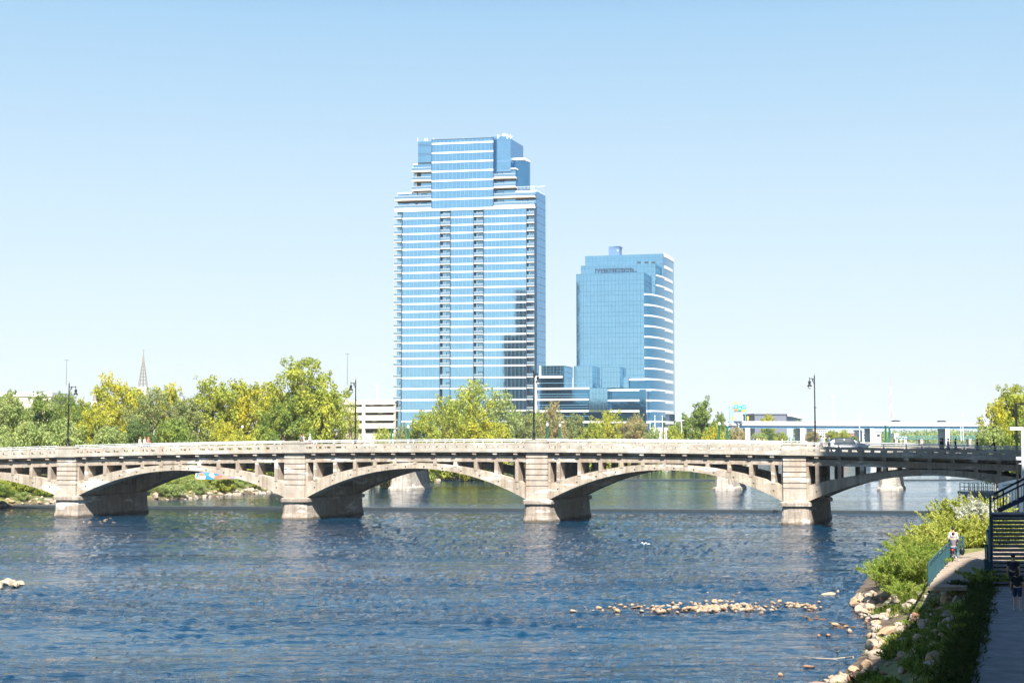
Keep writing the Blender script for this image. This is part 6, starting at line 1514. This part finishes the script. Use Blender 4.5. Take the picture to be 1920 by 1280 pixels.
# ------------------------------------------------------------------ cars
def car(label, loc, heading, paint, L_=4.7, group=None):
    t = thing("car", label, "car", loc, group); t.rotation_euler.z = heading
    def part(nm, mb, mat, smooth=False, par=None): o = bpy.data.objects.new(nm, mb.mesh(nm, mat, smooth)); COL.objects.link(o); o.parent = par or t; return o
    h = L_ / 2; prof = [(-h, .45), (-h + .05, .85), (-h + .25, 1.0), (-h + .75, 1.5), (-h + 1.2, 1.62), (.4, 1.62), (.95, 1.42), (1.45, 1.05), (h - .35, .93), (h - .05, .75), (h, .45), (h - .1, .3), (-h + .1, .3)]
    q = MB(); n = len(prof); lay = [(-.88, .94, 1), (-.9, 1, .0), (.9, 1, .0), (.88, .94, 1)]
    vs = []
    for (y, s, tt) in lay:
        for (x, z) in prof: inset = .16 * max(0, (z - .95) / .65); vs.append((x * (.985 if tt else 1), y * (1 - inset), z * (.995 if tt else 1)))
    q.add(vs, [tuple(range(n - 1, -1, -1)), tuple(range(3 * n, 4 * n))] + [(k * n + i, k * n + (i + 1) % n, (k + 1) * n + (i + 1) % n, (k + 1) * n + i) for k in range(3) for i in range(n)]); bd = part("body", q, paint)
    q = MB()
    for s in (-1, 1):
        for x0, x1 in ((-h + .9, -.42), (-.36, .68)): q.add([(x0, s * .925, .98), (x1 + .3, s * .925, .98), (x1, s * .80, 1.53), (x0 + .1, s * .80, 1.53)], [(0, 1, 2, 3)])
    q.add([(1.46, -.72, 1.08), (1.46, .72, 1.08), (.68, .64, 1.54), (.68, -.64, 1.54)], [(0, 1, 2, 3)]); q.add([(-h + .27, -.72, 1.08), (-h + .27, .72, 1.08), (-h + .74, .64, 1.49), (-h + .74, -.64, 1.49)], [(0, 1, 2, 3)])
    part("windows", q, M['dark'])
    for x in (-h + .85, h - .9):
        for s in (-1, 1):
            q = MB(); q.tube((x, s * .70, .33), (x, s * .92, .33), .33, n=18); wh = part("wheel", q, M['black']); q = MB(); q.tube((x, s * .90, .33), (x, s * .93, .33), .2, n=12); part("rim", q, M['steel_white'], par=wh)
    q = MB()
    for s in (-1, 1): q.box(h - .16, h + .01, s * .72 - .15, s * .72 + .15, .62, .76)
    part("headlights", q, M['globe'])
    if 'white' in label: q = MB(); q.prism([(-h + .3, 1.02), (-h + .78, 1.56), (-h + 1.2, 1.67), (.42, 1.67), (1.0, 1.46), (1.5, 1.08), (.95, 1.40), (.4, 1.60), (-h + 1.2, 1.60), (-h + .82, 1.48)], -.80, .80); part('roof', q, M['dark'])
    return t
PW_ = plain('car_white', (.75, .77, .80), .25, var=.02); PD_ = plain('car_dark', (.02, .02, .025), .25, var=.1)
p = bridge_pt(1588, 5.0, .36); car("white car driving on the arched bridge left of the shaded stretch", p, math.atan2(BF.a.y, BF.a.x), PW_)
for px, lb in ((1677, "dark car on the freeway, left one of two"), (1763, "dark car on the freeway, right one of two")):
    u = FF.u(px, 790, 4); car(lb, FF.P(u, 3.2, ftop - .98), math.atan2(FF.a.y, FF.a.x) + 3.14, PD_)
p = B2.P(B2.u(1075, 826, 4), 4, z2(B2.u(1075, 826, 4)) + .02)
# gull
p = gnd(1210, 1026, 0); t = thing("gull", "single white gull low over the middle of the river", "bird", (p.x, p.y, .25)); q = MB(); q.ball((p.x, p.y, .28), .12, (1.6, .8, .8), 8); q.ball((p.x - .26, p.y, .42), .08, (1, 1, 1), 6); q.tube((p.x - .33, p.y, .42), (p.x - .42, p.y, .40), .02, .005); q.tube((p.x + .2, p.y, .3), (p.x + .42, p.y, .33), .06, .02); q.obj("body", M['steel_white'], t, True)
q = MB()
for s in (-1, 1): q.add([(p.x - .1, p.y + s * .08, .36), (p.x + .15, p.y + s * .08, .36), (p.x + .15, p.y + s * .25, .42), (p.x + .02, p.y + s * .28, .43), (p.x - .1, p.y + s * .08, .33), (p.x + .15, p.y + s * .08, .33), (p.x + .15, p.y + s * .25, .40), (p.x + .02, p.y + s * .28, .41)], [(0, 1, 2, 3), (4, 7, 6, 5), (0, 4, 5, 1), (1, 5, 6, 2), (2, 6, 7, 3), (3, 7, 4, 0)])
q.obj("wings", M['steel_white'], t)

# ------------------------------------------------------------------ buildings behind and beside the camera that cast the shade and stand in the glass
def back_block(label, pts, h, mat, name="office_block"):
    cx_ = sum(p[0] for p in pts) / len(pts); cy_ = sum(p[1] for p in pts) / len(pts); t = thing(name, label, "building", (cx_, cy_, 0)); m = MB(); m.slab(pts, 0, h); m.obj("wall", mat, t)
    m = MB()
    for k in range(1, int(h / 4)):
        z = k * 4; q = [(cx_ + (p[0] - cx_) * (1 + .12 / 20), cy_ + (p[1] - cy_) * (1 + .12 / 20)) for p in pts]; m.slab(q, z, z + 1.9)
    m.obj("window_bands", M['dark'], t)
    m = MB(); q = [(cx_ + (p[0] - cx_) * .985, cy_ + (p[1] - cy_) * .985) for p in pts]; m.slab(q, h - .01, h + .6); m.obj("roof", M['fw_conc'], t); return t
bdir = Vector((.41, .912, 0)).normalized(); bp = Vector((bdir.y, -bdir.x, 0))
def shadow_src(x, y, z, top): k = (top - z) / SUND.z; return Vector((x, y, z)) + SUND * k
cA = G(1818, 1049, PZ); A_ = shadow_src(cA.x, cA.y, PZ, 45.0)
q = [A_, A_ + bp * 60, A_ + bp * 60 - bdir * 75, A_ - bdir * 75]
back_block("tall riverside block beside the path, shading the bank", [(p.x, p.y) for p in q], 45.0, plain('tan_block', (.40, .34, .29), .9))
cB = bridge_pt(1536, -.5, 1.0); B_ = shadow_src(cB.x, cB.y, cB.z, 100.0); e1 = Vector((.77, .63, 0)).normalized(); e2 = Vector((.63, -.77, 0))
q = [B_, B_ + e1 * 60, B_ + e1 * 60 + e2 * 30, B_ + e2 * 30]
back_block("tall slab tower on the right bank, shading the bridge's end", [(p.x, p.y) for p in q], 100.0, plain('grey_block', (.35, .34, .34), .9))
for (x, y, w_, d_, h_, lb) in ((-123, 246, 5, 16, 72, "shorter of two slim towers on the left bank mirrored in the tallest tower"), (-115, 246, 5.5, 16, 99, "taller of two slim towers on the left bank mirrored in the tallest tower"), (-150, -180, 60, 30, 34, "low block downstream, widest of the mirrored row"), (-60, -220, 40, 30, 26, "smallest block in the mirrored row downstream"), (-215, -190, 40, 30, 42, "medium block beside the slim mirrored tower"), (-330, -230, 70, 30, 40, "outermost block in the mirrored row downstream")):
    if w_ < 6: M['_dk'] = plain('dark_block', (.012, .05, .10), .7)
    back_block(lb, [(x, y), (x + w_, y), (x + w_, y + d_), (x, y + d_)], h_, M['_dk'] if w_ < 6 else plain('far_block', (.10, .10, .10), .9))

# ------------------------------------------------------------------ haze
m = MB(); m.box(-3600, 4600, -400, 8200, -3.5, 135); hz_o = m.mesh("haze", [])
hm = bpy.data.materials.new("haze_air"); hm.use_nodes = True; hn = hm.node_tree.nodes; hn.clear(); ho = hn.new("ShaderNodeOutputMaterial"); hv = hn.new("ShaderNodeVolumePrincipled")
hv.inputs["Color"].default_value = (.86, .93, 1, 1); hv.inputs["Density"].default_value = 1.0e-4; hv.inputs["Anisotropy"].default_value = .0
hm.node_tree.links.new(hv.outputs[0], ho.inputs["Volume"]); hz_o.materials.append(hm); tag(link("haze", hz_o), kind='stuff')
